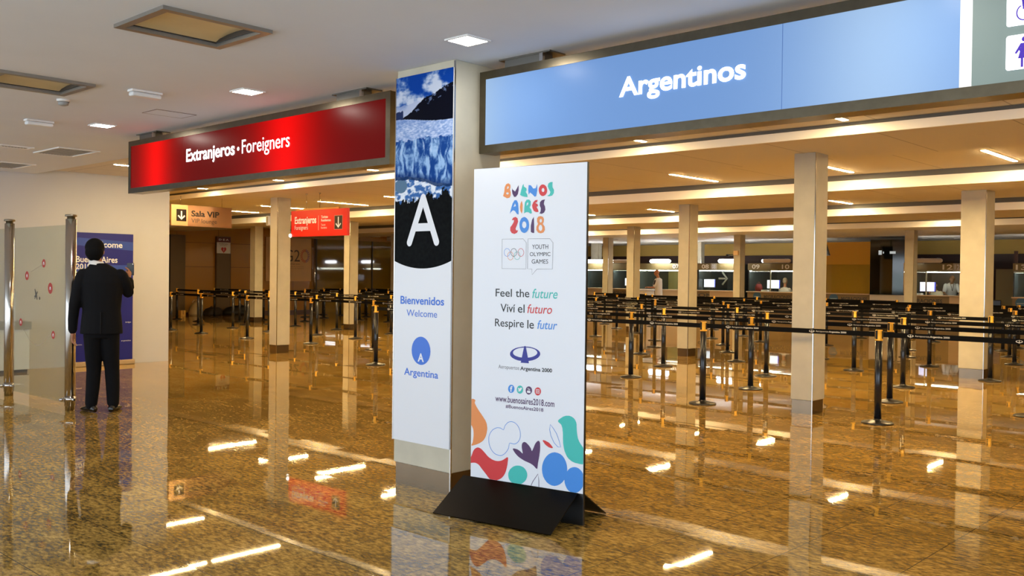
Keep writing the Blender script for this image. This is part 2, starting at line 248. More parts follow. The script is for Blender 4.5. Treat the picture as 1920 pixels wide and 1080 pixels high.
SB_LOGO = [[(0.53,1.034),(0.528,1.026),(0.523,1.018),(0.515,1.01),(0.504,1.003),(0.491,0.997),(0.475,0.991),(0.457,0.987),(0.438,0.983),(0.418,0.981),(0.398,0.981),(0.379,0.982),(0.361,0.984),(0.344,0.988),(0.33,0.993),(0.318,0.999),(0.309,1.006),(0.304,1.013),(0.302,1.021),(0.304,1.03),(0.309,1.038),(0.317,1.046),(0.329,1.053),(0.343,1.06),(0.359,1.065),(0.378,1.069),(0.397,1.073),(0.417,1.074),(0.436,1.075),(0.455,1.074),(0.473,1.071),(0.489,1.067),(0.503,1.062),(0.515,1.056),(0.523,1.05),(0.528,1.042)],[(0.508,1.041),(0.507,1.035),(0.503,1.03),(0.496,1.024),(0.487,1.019),(0.476,1.014),(0.463,1.01),(0.449,1.007),(0.434,1.005),(0.418,1.003),(0.402,1.003),(0.386,1.004),(0.372,1.005),(0.358,1.008),(0.347,1.011),(0.337,1.015),(0.33,1.02),(0.326,1.025),(0.325,1.031),(0.326,1.037),(0.33,1.042),(0.337,1.048),(0.346,1.053),(0.358,1.058),(0.371,1.062),(0.385,1.065),(0.401,1.067),(0.417,1.069),(0.433,1.069),(0.448,1.068),(0.462,1.067),(0.475,1.064),(0.487,1.061),(0.496,1.057),(0.502,1.052),(0.507,1.047)]]
SB_SPIRE = [(0.41,1.077),(0.421,1.078),(0.447,0.97),(0.385,0.97)]
SB_ICONS = [('b',[(0.34,0.8),(0.339,0.792),(0.335,0.784),(0.33,0.778),(0.323,0.774),(0.316,0.772),(0.308,0.772),(0.301,0.776),(0.296,0.781),(0.292,0.788),(0.291,0.796),(0.292,0.804),(0.295,0.812),(0.301,0.818),(0.307,0.823),(0.315,0.824),(0.323,0.824),(0.329,0.821),(0.335,0.815),(0.339,0.808)]),('t',[(0.406,0.8),(0.405,0.792),(0.402,0.784),(0.397,0.778),(0.39,0.774),(0.382,0.772),(0.375,0.773),(0.368,0.776),(0.362,0.781),(0.359,0.788),(0.358,0.796),(0.359,0.805),(0.362,0.812),(0.367,0.818),(0.374,0.823),(0.382,0.824),(0.389,0.824),(0.396,0.821),(0.401,0.815),(0.405,0.808)]),('p',[(0.473,0.8),(0.472,0.792),(0.468,0.784),(0.463,0.778),(0.456,0.774),(0.449,0.772),(0.442,0.772),(0.435,0.776),(0.429,0.781),(0.426,0.788),(0.425,0.796),(0.426,0.804),(0.429,0.812),(0.434,0.818),(0.441,0.822),(0.448,0.824),(0.456,0.823),(0.462,0.82),(0.468,0.815),(0.471,0.808)]),('r',[(0.539,0.799),(0.538,0.791),(0.535,0.784),(0.53,0.778),(0.523,0.773),(0.516,0.771),(0.509,0.772),(0.502,0.775),(0.497,0.781),(0.493,0.788),(0.492,0.795),(0.493,0.804),(0.496,0.811),(0.501,0.817),(0.508,0.821),(0.515,0.823),(0.522,0.822),(0.529,0.819),(0.534,0.814),(0.538,0.807)])]

# ---------------------------------------------------------------- materials of the building
def granite():
    m = bpy.data.materials.new('polished_granite'); m.use_nodes = True
    nt = m.node_tree; b = nt.nodes['Principled BSDF']; L = nt.links.new
    N = lambda t: nt.nodes.new(t)
    tc = N('ShaderNodeTexCoord')
    def noise(scale, detail, sx=1., sy=1.):
        mp = N('ShaderNodeMapping'); mp.inputs['Scale'].default_value = (sx, sy, 1); mp.inputs['Rotation'].default_value = (0, 0, .35)
        n = N('ShaderNodeTexNoise'); n.inputs['Scale'].default_value = scale; n.inputs['Detail'].default_value = detail; n.inputs['Roughness'].default_value = .65
        L(tc.outputs['Object'], mp.inputs[0]); L(mp.outputs[0], n.inputs['Vector']); return n.outputs['Fac']
    fine, mid, big = noise(34, 6, .55, 1.2), noise(5, 4, .5, 1.2), noise(.9, 3)
    a = N('ShaderNodeMath'); a.operation = 'MULTIPLY_ADD'; a.inputs[1].default_value = .42; L(mid, a.inputs[0]); 
    f2 = N('ShaderNodeMath'); f2.operation = 'MULTIPLY_ADD'; f2.inputs[1].default_value = .95; f2.inputs[2].default_value = -.30; L(fine, f2.inputs[0]); L(f2.outputs[0], a.inputs[2])
    a2 = N('ShaderNodeMath'); a2.operation = 'MULTIPLY_ADD'; a2.inputs[1].default_value = .22; L(big, a2.inputs[0]); L(a.outputs[0], a2.inputs[2])
    cr = N('ShaderNodeValToRGB'); e = cr.color_ramp.elements
    e[0].position = .32; e[0].color = (.075, .048, .02, 1)
    e[1].position = .72; e[1].color = (.74, .48, .135, 1)
    q = cr.color_ramp.elements.new(.46); q.color = (.27, .165, .04, 1)
    q = cr.color_ramp.elements.new(.58); q.color = (.50, .31, .075, 1)
    L(a2.outputs[0], cr.inputs[0])
    # 60 cm slabs: hairline joints, each slab a touch out of level
    br = N('ShaderNodeTexBrick'); br.offset = 0; br.inputs['Scale'].default_value = 1; br.inputs['Brick Width'].default_value = .6; br.inputs['Row Height'].default_value = .6
    br.inputs['Mortar Size'].default_value = .003; br.inputs['Mortar Smooth'].default_value = .2
    L(tc.outputs['Object'], br.inputs['Vector'])
    mx = N('ShaderNodeMix'); mx.data_type = 'RGBA'; mx.inputs[7].default_value = (.05, .035, .02, 1)
    L(br.outputs['Fac'], mx.inputs[0]); L(cr.outputs[0], mx.inputs[6])
    dv = N('ShaderNodeVectorMath'); dv.operation = 'SCALE'; dv.inputs['Scale'].default_value = 1/.6
    fl = N('ShaderNodeVectorMath'); fl.operation = 'FLOOR'; wn = N('ShaderNodeTexWhiteNoise'); wn.noise_dimensions = '2D'
    L(tc.outputs['Object'], dv.inputs[0]); L(dv.outputs[0], fl.inputs[0]); L(fl.outputs[0], wn.inputs['Vector'])
    sb = N('ShaderNodeVectorMath'); sb.operation = 'SUBTRACT'; sb.inputs[1].default_value = (.5, .5, .5); L(wn.outputs['Color'], sb.inputs[0])
    sc = N('ShaderNodeVectorMath'); sc.operation = 'MULTIPLY'; sc.inputs[1].default_value = (.0035, .0035, 0); L(sb.outputs[0], sc.inputs[0])
    ge = N('ShaderNodeNewGeometry'); ad = N('ShaderNodeVectorMath'); ad.operation = 'ADD'; L(ge.outputs['Normal'], ad.inputs[0]); L(sc.outputs[0], ad.inputs[1])
    no = N('ShaderNodeVectorMath'); no.operation = 'NORMALIZE'; L(ad.outputs[0], no.inputs[0])
    L(mx.outputs[2], b.inputs['Base Color']); L(no.outputs[0], b.inputs['Normal'])
    b.inputs['Roughness'].default_value = .022; b.inputs['Specular IOR Level'].default_value = .62
    return m

def panelled(name, c, w, h, gap=.006, rough=.7, dark=.55, axis='xy'):
    m = mat(name, c, rough); nt = m.node_tree; b = nt.nodes['Principled BSDF']
    tc = nt.nodes.new('ShaderNodeTexCoord'); br = nt.nodes.new('ShaderNodeTexBrick'); br.offset = 0
    br.inputs['Scale'].default_value = 1; br.inputs['Brick Width'].default_value = w; br.inputs['Row Height'].default_value = h; br.inputs['Mortar Size'].default_value = gap
    k = lin(c)
    br.inputs['Color1'].default_value = (*k, 1); br.inputs['Color2'].default_value = (*[v*.97 for v in k], 1); br.inputs['Mortar'].default_value = (*[v*dark for v in k], 1)
    sp = nt.nodes.new('ShaderNodeSeparateXYZ'); cb = nt.nodes.new('ShaderNodeCombineXYZ')
    nt.links.new(tc.outputs['Object'], sp.inputs[0])
    ix = {'x': 0, 'y': 1, 'z': 2}
    nt.links.new(sp.outputs[ix[axis[0]]], cb.inputs[0]); nt.links.new(sp.outputs[ix[axis[1]]], cb.inputs[1])
    nt.links.new(cb.outputs[0], br.inputs['Vector']); nt.links.new(br.outputs['Color'], b.inputs['Base Color'])
    return m

GRANITE = granite()
CEIL = mat('ceiling_paint', (221, 228, 238), .85, var=.02, vscale=1.5)
CEILH = panelled('hall_ceiling_board', (214, 206, 192), 1.2, 3.0, .008, .8, .6)
WHITEW = mat('white_wall_paint', (188, 190, 196), .7, var=.02, vscale=2)
FASC = mat('fascia_white', (248, 244, 240), .6)
FASCG = mat('fascia_grey', (96, 96, 98), .7)
CONC = mat('column_coating', (194, 188, 168), .62, var=.07, vscale=5)
STEEL = mat('brushed_steel', (150, 142, 124), .32, 1., var=.08, vscale=30, stretch=(1, 1, 12))
CHROME = mat('polished_steel', (196, 192, 186), .16, 1.)
DARKM = mat('dark_gap', (30, 28, 26), .8)
BLACK = mat('black_metal', (18, 18, 19), .3, 0., spec=.6)
KICK = mat('kick_plate_steel', (128, 112, 92), .22, .9, var=.05, vscale=8)
OCHRE = panelled('ochre_wall_panel', (172, 120, 32), 1.6, .86, .01, .22, .45, 'yz')
BEIGE = mat('beige_wall', (214, 180, 96), .7, var=.03, vscale=2)
BROWN = mat('dark_brown_lintel', (58, 34, 28), .5)
WHITE = mat('white_plastic', (232, 232, 230), .4)
LETW = mat('lit_white_letter', (255, 255, 255), .5, emit=1.6, ecol=(1, .98, 1))

# ---------------------------------------------------------------- setting
CZF, CZ1, CZH, CZ = 3.0, 3.08, 3.20, 2.955        # entrance ceiling, first bay, hall bays, beams and booth ceiling
structure(MB().box(-33, 6.1, -4, 36, -.2, 0), 'floor', GRANITE)
_m = MB()                                   # entrance ceiling, open where the two large fittings are let in
_xs = [-33, -8.06, -7.52, -5.545, -5.005, 5]; _ys = [-4, 2.51, 3.13, 5.5]
for i in range(5):
    for j in range(3):
        if not (i in (1, 3) and j == 1): _m.box(_xs[i], _xs[i+1], _ys[j], _ys[j+1], CZF, CZF+.3)
structure(_m, 'ceiling_entrance', CEIL)
structure(MB().box(-33, 8, 5.5, 9.02, CZ1, CZ1+.15), 'ceiling_first_bay', CEILH)
structure(MB().box(-33, 8, 9.02, 25.5, CZH, CZH+.15), 'ceiling_hall', CEILH)
structure(MB().box(-33, 8, 25.5, 36, CZ, CZ+.3), 'ceiling_booths', mat('booth_ceiling_white', (232, 230, 226), .7))
for i, (y, y2, zt, zu) in enumerate(((9.02, 10.75, 3.043, CZ1), (14.55, 16.25, 3.110, CZH), (20.25, 22.6, 3.106, CZH), (25.48, 25.5, 3.108, CZH))):
    # a dropped beam on each column line: white board low on its front, grey strip in the gap above
    o = structure(MB().box(-31, 5.8, y+.012, y2, CZ, zu+.14), 'trim_%d' % (i+1), CEILH)
    MB().box(-31, 5.8, y-.02, y+.012, CZ, zt).build('fascia_board', FASC, o)
    MB().box(-31, 5.8, y+.004, y+.012, zt, zu).build('backing_strip', FASCG, o)
structure(MB().box(-15.45, -15.15, -1, 7.68, 0, 3.3), 'wall_left', WHITEW)
structure(MB().box(-33, -15.45, 7.45, 7.68, 0, 3.3), 'wall_front', BEIGE)
structure(MB().box(-31.3, -31, 7.68, 36, 0, 3.35), 'wall_hall_left', OCHRE)
structure(MB().box(5.8, 6.1, 4.7, 36, 0, 3.35), 'wall_hall_right', BEIGE)
structure(MB().box(-33, 8, 34.2, 34.5, 0, CZ), 'wall_back', BEIGE)
structure(MB().box(-31, 5.8, 34.1, 34.2, 0, 2.47), 'trim_5', BROWN)

# ---------------------------------------------------------------- columns
def column(x1, y0, w, d, label, top=CZ):
    """x1,y0: the corner nearest the entrance on the right; w along X, d along Y"""
    t = thing('column', label, 'column', (x1-w/2, y0+d/2, 0))
    a, b = w/2, d/2
    MB().box(-a, a, -b, b, .155, top, bev=.006).build('shaft', CONC, t)
    MB().box(-a+.012, a-.012, -b+.012, b-.012, 0, .152).build('kick_plate', KICK, t)
    MB().box(a-.004, a+.006, -b-.006, -b+.004, 0.0, top-.01).build('corner_strip', CHROME, t)
    return t
main_col = column(-4.66, 4.41, .605, .46, 'wide front column between the red sign and the blue sign', CZF)
column(-4.66, 9.99, .26, .32, 'tall slim column with belt barrier passing in front, right of the standee')
column(-15.28, 9.90, .255, .29, 'tall slim column under the red sign, beside the small red hanging sign')
column(-4.50, 15.62, .37, .45, 'broad column at the right with a belt post at its corner')
column(-9.80, 15.55, .245, .31, 'column standing just right of the standee, third deep in the hall')
column(-20.50, 15.55, .256, .29, 'column behind the small red hanging sign')
column(-15.27, 21.4, .25, .30, 'dark column behind the belt rows, beside the man in the white polo shirt')
column(-15.15, 27.1, .25, .30, 'column with a small white box near its top, between booths 08 and 09')
column(-20.40, 27.0, .25, .30, 'narrow far column nearest the standee edge')
column(-9.62, 26.9, .25, .30, 'far column left of booth 12')
column(-9.88, 21.5, .25, .30, 'column almost hidden behind the tall slim column')
column(-25.32, 15.6, .26, .29, 'shaded column beside the first aid sign in the foreigners hall')
column(-25.45, 21.3, .25, .30, 'thin far column beside the edge of the glacier poster')
column(-24.4, 31.6, .40, .25, 'white pillar at the end of the booth row, behind a glowing booth lamp')
column(-19.55, 31.9, .16, .25, 'narrow white pillar beside booth 08')

# ---------------------------------------------------------------- lamps
STRIP = mat('strip_light_diffuser', (255, 240, 210), .5, emit=STRIP_L, ecol=WARM)
STRIPF = mat('first_bay_diffuser', (255, 240, 210), .5, emit=120.0, ecol=WARM)
SQ = mat('square_lamp_diffuser', (255, 250, 235), .5, emit=SQUARE_L, ecol=(1, .93, .82))
DOWN = mat('downlight_diffuser', (255, 250, 235), .5, emit=DOWN_L, ecol=(1, .93, .80))
def strip_light(first, x, y0, y1, zc, label, m_=None):
    if first is None:
        t = thing('strip_light', label, 'ceiling light', (x, y1, zc), group='strip lights in the hall ceiling')
        L = y1-y0
        MB().box(-.030, .030, -L, 0, -.012, 0, bev=.004).build('diffuser', m_ or STRIP, t)
        m = MB(); m.box(-.038, -.030, -L-.008, .008, -.008, 0); m.box(.030, .038, -L-.008, .008, -.008, 0); m.box(-.030, .030, -L-.008, -L, -.008, 0); m.box(-.030, .030, 0, .008, -.008, 0)
        m.build('frame', WHITE, t)
        return t
    return dup(first, (x, y1, zc), 0, label)
BAYS = [('first', 7.60, 8.84, 3.08, [-1.4, -3.83, -6.18, -8.6, -11.0, -13.5, -16.0]),
        ('second', 12.75, 14.17, 3.2, [-1.4, -3.72, -6.02, -8.4, -13.2, -15.6, -18.0, -20.4, -22.84]),
        ('third', 18.9, 20.0, 3.2, [-3.9, -8.5, -13.08, -15.6, -20.4]),
        ('fourth', 24.2, 25.2, 3.2, [-3.4, -8.2, -12.9, -15.4, -17.7, -20.2])]
for bay, y0, y1, zc, xs in BAYS:
    first = None
    for i, x in enumerate(xs):
        lab = 'glowing strip light, %s from the right in the %s ceiling bay of the hall' % (ORD[i], bay)
        o = strip_light(first, x, y0, y1, zc, lab, STRIPF if bay == 'first' else None); first = first or o
strip_light(None, -13.5, 6.0, 7.5, 3.08, 'glowing strip light running behind the left end of the red sign', STRIPF)
first = None
for x, lab in ((-4.22, 'lit square ceiling lamp above the glacier column'), (-6.78, 'lit square ceiling lamp in front of the red sign, right one'), (-9.51, 'lit square ceiling lamp near the far left end of the red sign'), (-1.6, 'lit square ceiling lamp in front of the blue sign')):
    if first is None:
        first = thing('square_lamp', lab, 'ceiling light', (x, 4.10, CZF), group='square lamps in the entrance ceiling')
        MB().box(-.088, .088, -.088, .088, -.008, 0).build('diffuser', SQ, first)
        m = MB()
        for s in (-1, 1):
            m.box(min(s*.088, s*.104), max(s*.088, s*.104), -.104, .104, -.01, 0); m.box(-.088, .088, min(s*.088, s*.104), max(s*.088, s*.104), -.01, 0)
        m.build('frame', WHITE, first)
    else: dup(first, (x, 4.10, CZF), 0, lab)
first = None
for x, y, lab in ((-15.86, 27.71, 'round downlight in the booth ceiling in front of booth 09'), (-17.6, 32.4, 'round downlight above booth 09 close to the beige wall'), (-19.9, 32.3, 'round downlight above booth 08 close to the beige wall'),
                  (-22.2, 32.3, 'round downlight above booth 07 close to the beige wall'), (-13.2, 31.0, 'round downlight above the booth with a painted yellow reflection'), (-12.3, 33.4, 'round downlight above the dark glass cabin'),
                  (-10.2, 32.6, 'round downlight above booth 12'), (-21.2, 28.4, 'added fill downlight in front of booth 07 and the bald man'), (-18.4, 28.4, 'added fill downlight in front of booth 08'), (-8.2, 28.6, 'added fill downlight in front of booth 13'),  # the three in front of booths are added to brighten the booth zone
                   (-29.6, 17.0, 'round downlight in the dim foreigners hall above the first aid sign'), (-27.9, 22.4, 'round downlight above the dark glass in the foreigners hall, larger one'),
                  (-29.8, 24.6, 'round downlight above the dark glass in the foreigners hall, farther one')):
    if first is None:
        first = thing('round_downlight', lab, 'ceiling light', (x, y, CZ), group='round downlights')
        MB().lathe([(.13, -.012), (.13, 0)], 20).build('diffuser', DOWN, first)
        MB().lathe([(.13, -.016), (.16, -.012), (.16, 0), (.13, 0)], 20).build('rim', WHITE, first)
    else: dup(first, (x, y, CZH if x < -29 and (y < 20 or y > 24) else CZ), 0, lab)

# unlit fittings and devices on the entrance ceiling
REFL = mat('gold_reflector', (216, 204, 166), .45, .35, var=.05)
def big_fitting(x, y, label):
    t = thing('recessed_ceiling_fitting', label, 'ceiling light', (x, y, CZF), group='large unlit ceiling fittings')
    w, d = .26, .30
    m = MB()
    for s in (-1, 1):
        m.box(min(s*w, s*(w+.05)), max(s*w, s*(w+.05)), -d-.05, d+.05, -.022, 0); m.box(-w, w, min(s*d, s*(d+.05)), max(s*d, s*(d+.05)), -.022, 0)
    m.build('frame', mat('fitting_frame', (150, 145, 138), .4, .8), t)
    h = .125                                # housing let into the ceiling, vaulted reflector inside
    m = MB(); w2, d2 = w-.004, d-.004
    m.box(-w2, w2, -d2, d2, h, h+.015)
    for k in (-1, 1):
        m.box(min(k*w2, k*(w2-.01)), max(k*w2, k*(w2-.01)), -d2, d2, 0, h); m.box(-w2, w2, min(k*d2, k*(d2-.01)), max(k*d2, k*(d2-.01)), 0, h)
    m.build('housing', mat('housing_dark', (52, 46, 40), .5), t)
    m = MB(); w3, d3 = w-.016, d-.016
    pr = [(-w3, .004), (-w3*.8, .018), (-w3*.4, .028), (0, .031), (w3*.4, .028), (w3*.8, .018), (w3, .004)]
    vs = [(x_, y_, z_) for y_ in (-d3, d3) for x_, z_ in pr]; n = len(pr)
    m.add(vs, [(i, n+i, n+i+1, i+1) for i in range(n-1)], 0, True)
    m.build('reflector', REFL, t)
    return t
big_fitting(-5.275, 2.82, 'large unlit recessed fitting with gold reflector, nearest one on the ceiling')
big_fitting(-7.79, 2.82, 'large unlit recessed fitting at the far left edge of the ceiling')
for x, y, lab in ((-7.45, 3.56, 'white emergency light box on the ceiling between red sign and gold fittings'), (-9.73, 3.57, 'white emergency light box on the ceiling at the far left')):
    t = thing('emergency_light', lab, 'emergency light', (x, y, CZF), group='emergency light boxes')
    MB().box(-.045, .045, -.13, .13, -.018, 0, bev=.004).build('base', WHITE, t)
    MB().box(-.04, .04, -.125, .125, -.055, -.018, bev=.015).build('cover', mat('frosted_cover', (222, 226, 228), .3), t)
t = thing('smoke_detector', 'small round white smoke detector on the entrance ceiling', 'smoke detector', (-8.37, 3.27, CZF))
MB().lathe([(.055, -.02), (.055, 0)], 20).build('base', WHITE, t)
MB().lathe([(.02, -.055), (.04, -.048), (.045, -.02)], 20).build('sensor_head', mat('detector_grey', (150, 150, 148), .5), t)
t = thing('access_hatch', 'thin outlined access hatch in the ceiling in front of the red sign', 'access hatch', (-8.32, 4.21, CZF))
MB().box(-.14, .14, -.19, .19, -.003, 0).build('panel', CEIL, t)
m = MB()
for s in (-1, 1):
    m.box(min(s*.14, s*.146), max(s*.14, s*.146), -.196, .196, -.004, 0); m.box(-.14, .14, min(s*.19, s*.196), max(s*.19, s*.196), -.004, 0)
m.build('frame', mat('hatch_outline', (110, 98, 96), .6), t)
def grille(x, y, w, d, label):
    t = thing('ceiling_vent', label, 'air vent', (x, y, CZF), group='ceiling air vents')
    m = MB()
    for s in (-1, 1):
        m.box(min(s*w, s*(w+.03)), max(s*w, s*(w+.03)), -d-.03, d+.03, -.012, 0); m.box(-w, w, min(s*d, s*(d+.03)), max(s*d, s*(d+.03)), -.012, 0)
    m.build('frame', WHITE, t)
    m = MB(); n = int(2*d/.035)
    for k in range(n): m.box(-w, w, -d+k*.035, -d+k*.035+.018, -.008, -.002)
    m.build('grille', mat('vent_grey', (150, 146, 138), .5), t)
grille(-12.0, 4.73, .37, .22, 'white framed air vent on the ceiling left of the red sign')
grille(-14.2, 4.8, .37, .2, 'white framed air vent on the ceiling at the far left edge')
grille(-12.0, 4.13, .06, .16, 'narrow air vent on the ceiling above the glass partition')

# ---------------------------------------------------------------- hanging signs over the entrance
def lit_panel(name, base, glow, spots, k):
    """backlit panel: base colour glowing unevenly where its tubes stand; spots: (x, halfwidth) in panel metres"""
    m = bpy.data.materials.new(name); m.use_nodes = True; nt = m.node_tree; b = nt.nodes['Principled BSDF']
    b.inputs['Base Color'].default_value = (*[v*.35 for v in lin(base)], 1); b.inputs['Roughness'].default_value = .25; b.inputs['Specular IOR Level'].default_value = .06
    tc = nt.nodes.new('ShaderNodeTexCoord'); sp = nt.nodes.new('ShaderNodeSeparateXYZ'); nt.links.new(tc.outputs['Object'], sp.inputs[0])
    tot = None
    for x, hw in spots:
        a = nt.nodes.new('ShaderNodeMath'); a.operation = 'SUBTRACT'; a.inputs[1].default_value = x; nt.links.new(sp.outputs[0], a.inputs[0])
        c = nt.nodes.new('ShaderNodeMath'); c.operation = 'DIVIDE'; c.inputs[1].default_value = hw; nt.links.new(a.outputs[0], c.inputs[0])
        p = nt.nodes.new('ShaderNodeMath'); p.operation = 'MULTIPLY'; nt.links.new(c.outputs[0], p.inputs[0]); nt.links.new(c.outputs[0], p.inputs[1])
        q = nt.nodes.new('ShaderNodeMath'); q.operation = 'MULTIPLY_ADD'; q.inputs[1].default_value = 1; q.inputs[2].default_value = 1; nt.links.new(p.outputs[0], q.inputs[0])
        e = nt.nodes.new('ShaderNodeMath'); e.operation = 'POWER'; e.inputs[1].default_value = -2.5; nt.links.new(q.outputs[0], e.inputs[0])
        if tot is None: tot = e
        else:
            s_ = nt.nodes.new('ShaderNodeMath'); s_.operation = 'ADD'; nt.links.new(tot.outputs[0], s_.inputs[0]); nt.links.new(e.outputs[0], s_.inputs[1]); tot = s_
    r = nt.nodes.new('ShaderNodeMix'); r.data_type = 'RGBA'; r.clamp_factor = True; nt.links.new(tot.outputs[0], r.inputs[0])
    r.inputs[6].default_value = (*lin(base), 1); r.inputs[7].default_value = (*lin(glow), 1)
    nt.links.new(r.outputs[2], b.inputs['Emission Color']); b.inputs['Emission Strength'].default_value = k
    return m
SIGNST = mat('sign_frame_steel', (102, 94, 78), .28, 1., var=.10, vscale=14)
def hanging_sign(name, label, x0, x1, z0, z1, y, depth, brackets):
    t = thing(name, label, 'sign', (x0, y, 0))
    W = x1-x0; f = .055
    m = MB()
    m.box(0, W, .012, depth, z0+.002, z1-.002)                            # box body
    m.box(0, W, 0, .012, z0, z0+f); m.box(0, W, 0, .012, z1-f, z1); m.box(0, f, 0, .012, z0+f, z1-f); m.box(W-f, W, 0, .012, z0+f, z1-f)
    m.build('sign_frame', SIGNST, t)
    for bx in brackets:
        m = MB(); m.box(bx, bx+.36, .02, .10, z1, CZF-.01, 0); m.box(bx-.04, bx+.42, .0, .16, CZF-.01, CZF, 0); m.box(bx+.33, bx+.36, -.002, .02, z1, CZF-.01, 1)
        m.build('bracket', [mat('bracket_steel', (120, 118, 112), .35, .9), CHROME], t)
    return t, W, f
RED = (196, 2, 0)
t, W, f = hanging_sign('red_sign', 'long backlit red hanging sign for foreigners, left of the column', -10.055, -5.60, 2.372, 2.938, 4.62, .16, (.22, 3.74))
MB().box(f, W-f, .004, .013, 2.372+f, 2.938-f).build('lit_panel', lit_panel('red_backlit', (84, 3, 2), (232, 0, 0), ((.62, .42), (3.02, .55)), .78), t)
def let(m, s, x0, x1, z0, z1, bold=0., shear=0., y=-.002): return m.text(s, x0, x1, z0, z1, y, 0, bold, shear)
let(MB(), 'Extranjeros', 1.285, 2.20, 2.580, 2.748, .02).build('lettering', LETW, t)
MB().shape([circle(2.262, 2.672, .018)], -.002).build('lettering_dot', LETW, t)
let(MB(), 'Foreigners', 2.325, 3.10, 2.580, 2.748).build('lettering', LETW, t)
LB = (126, 162, 212)
t, W, f = hanging_sign('blue_sign', 'long backlit light blue hanging sign for nationals, right of the column', -4.628, .62, 2.372, 2.938, 4.62, .16, (.22, 3.4))
MB().box(f, 3.168, .004, .013, 2.372+f, 2.938-f).build('lit_panel', lit_panel('blue_backlit', (118, 158, 216), (184, 212, 240), ((-.05, .45), (2.78, .62)), .43), t)
MB().box(3.168, 3.222, .003, .013, 2.372+f, 2.938-f).build('white_band', mat('lit_white_band', (205, 205, 205), .4, emit=.30, spec=.1), t)
MB().box(3.222, W-f, .004, .013, 2.372+f, 2.938-f).build('grey_panel', mat('lit_grey_panel', (112, 126, 124), .4, emit=.22, spec=.1), t)
MB().box(2.272, 2.275, .0035, .0045, 2.372+f, 2.938-f).build('panel_joint', mat('joint_blue', (70, 110, 180), .5), t)
m = MB(); let(m, 'Argentinos', 1.205, 2.062, 2.582, 2.738, .024); m.build('lettering', LETW, t)
PUR = mat('pictogram_violet', (70, 50, 160), .5, emit=.2, spec=.1)
def picto(zc, kind):
    m = MB(); m.shape([rrect(3.368, 3.52, zc-.078, zc+.078, .012)], -.001); p = m.build('pictogram', mat('lit_pictogram_white', (250, 250, 255), .5, emit=1.1), t)
    m = MB(); x = 3.444
    if kind == 'chair':
        m.shape([circle(x-.008, zc+.052, .011)], -.003); m.stroke([(x-.008, zc+.036), (x-.004, zc-.004), (x+.03, zc-.004), (x+.042, zc-.045)], .014, -.003)
        m.stroke([(x+.03*math.cos(a*.22+2.0)-.004, zc-.022+.034*math.sin(a*.22+2.0)) for a in range(20)], .006, -.003)
        m.stroke([(x-.006, zc+.02), (x+.022, zc+.018)], .009, -.003)
    else:
        m.shape([circle(x, zc+.055, .012)], -.003)
        m.shape([[(x-.016, zc+.038), (x+.016, zc+.038), (x+.040, zc-.004), (x+.032, zc-.008), (x+.014, zc+.018), (x+.026, zc-.03), (x-.026, zc-.03), (x-.014, zc+.018), (x-.032, zc-.008), (x-.040, zc-.004)]], -.003)
        m.flat([(x-.014, zc-.07), (x-.004, zc-.07), (x-.004, zc-.03), (x-.014, zc-.03)], -.003); m.flat([(x+.004, zc-.07), (x+.014, zc-.07), (x+.014, zc-.03), (x+.004, zc-.03)], -.003)
        m.shape([circle(x-.012, zc+.008, .009)], -.0035)
    m.build('symbol', PUR, p)
picto(2.555, 'woman'); picto(2.752, 'chair')

# ---------------------------------------------------------------- glacier poster on the front column
def smooth(a, b, x):
    t = max(0, min(1, (x-a)/(b-a))); return t*t*(3-2*t)
def mixc(a, b, t): return tuple(a[i]+(b[i]-a[i])*t for i in range(3))
def glacier(u, z):
    """printed landscape: sky, dark mountain, ice field, ice cliff, floes, forest (sRGB 0-255)"""
    n = lambda s, o=0., sz=1., d=4: mnoise.fractal(Vector((u*s+o, z*s*sz, o*1.7)), .9, 2.1, d)
    ridge = 2.655+smooth(.08, .34, u)*.115+smooth(.30, .60, u)*.075+n(22, 3)*.012
    base = 2.642-.045*smooth(0, .5, u)
    if z > base:
        cl = n(5.5, 7.3, 1.6, 6)+.35*smooth(2.80, 2.68, z)-.1
        c = mixc((12, 62, 152), (196, 206, 226), smooth(-.28, .42, cl))
        if z < 2.80 and z < 2.735+u*.08+n(9, 2)*.015: c = mixc(c, (170, 182, 214), .75)
        if z < ridge:
            c = (8, 10, 24)
            if n(30, 5, 1.5) > .33 and u > .2 and z > ridge-.05: c = (90, 104, 140)
        if z < 2.70+n(40, 1)*.012 and u < .08: c = (36, 50, 92)
        return c
    cliff_top = 2.49-.02*u+n(16, 4)*.028; foot = 2.225-.07*smooth(.15, .5, u)+n(9, 6)*.012
    if z > cliff_top:
        c = mixc((120, 150, 206), (196, 210, 238), .5+.8*n(34, 1, 2.6, 5)); return mixc(c, (70, 104, 178), .25*smooth(2.56, 2.64, z))
    if z > foot:
        wob = .05*mnoise.noise(Vector((u*14, z*9, 1)))
        st = mnoise.fractal(Vector(((u+wob)*30, z*8.5, 3)), .75, 2.0, 6); s2 = mnoise.fractal(Vector((u*9+z*4, z*7, 9)), .8, 2., 5)
        c = mixc((24, 66, 138), (150, 186, 228), smooth(-.5, .6, st+s2*.6)); c = mixc(c, (206, 222, 242), smooth(.25, .75, st)*.7*smooth(2.30, 2.46, z))
        return mixc(c, (14, 40, 96), .6*smooth(foot+.05, foot, z))
    tree = 2.055+n(46, 2, .4, 5)*.03+.10*max(0, 1-abs(u-.53)/.075)*(.75+.5*n(60, 8))+.05*max(0, 1-abs(u-.36)/.05)
    if z > tree:
        c = mixc((60, 104, 168), (226, 234, 246), smooth(-.28, .22, n(19, 11, 1.6, 5)))
        if (u-.06)**2*1.2+(z-2.16)**2*2.2 < .0058: c = (92, 122, 150)
        if z > foot-.022: c = mixc(c, (16, 40, 84), .8)
        return c
    g = .5+.6*n(40, 6, 1., 5)
    return mixc((4, 5, 7), (17, 21, 21), max(0, min(1, g)))
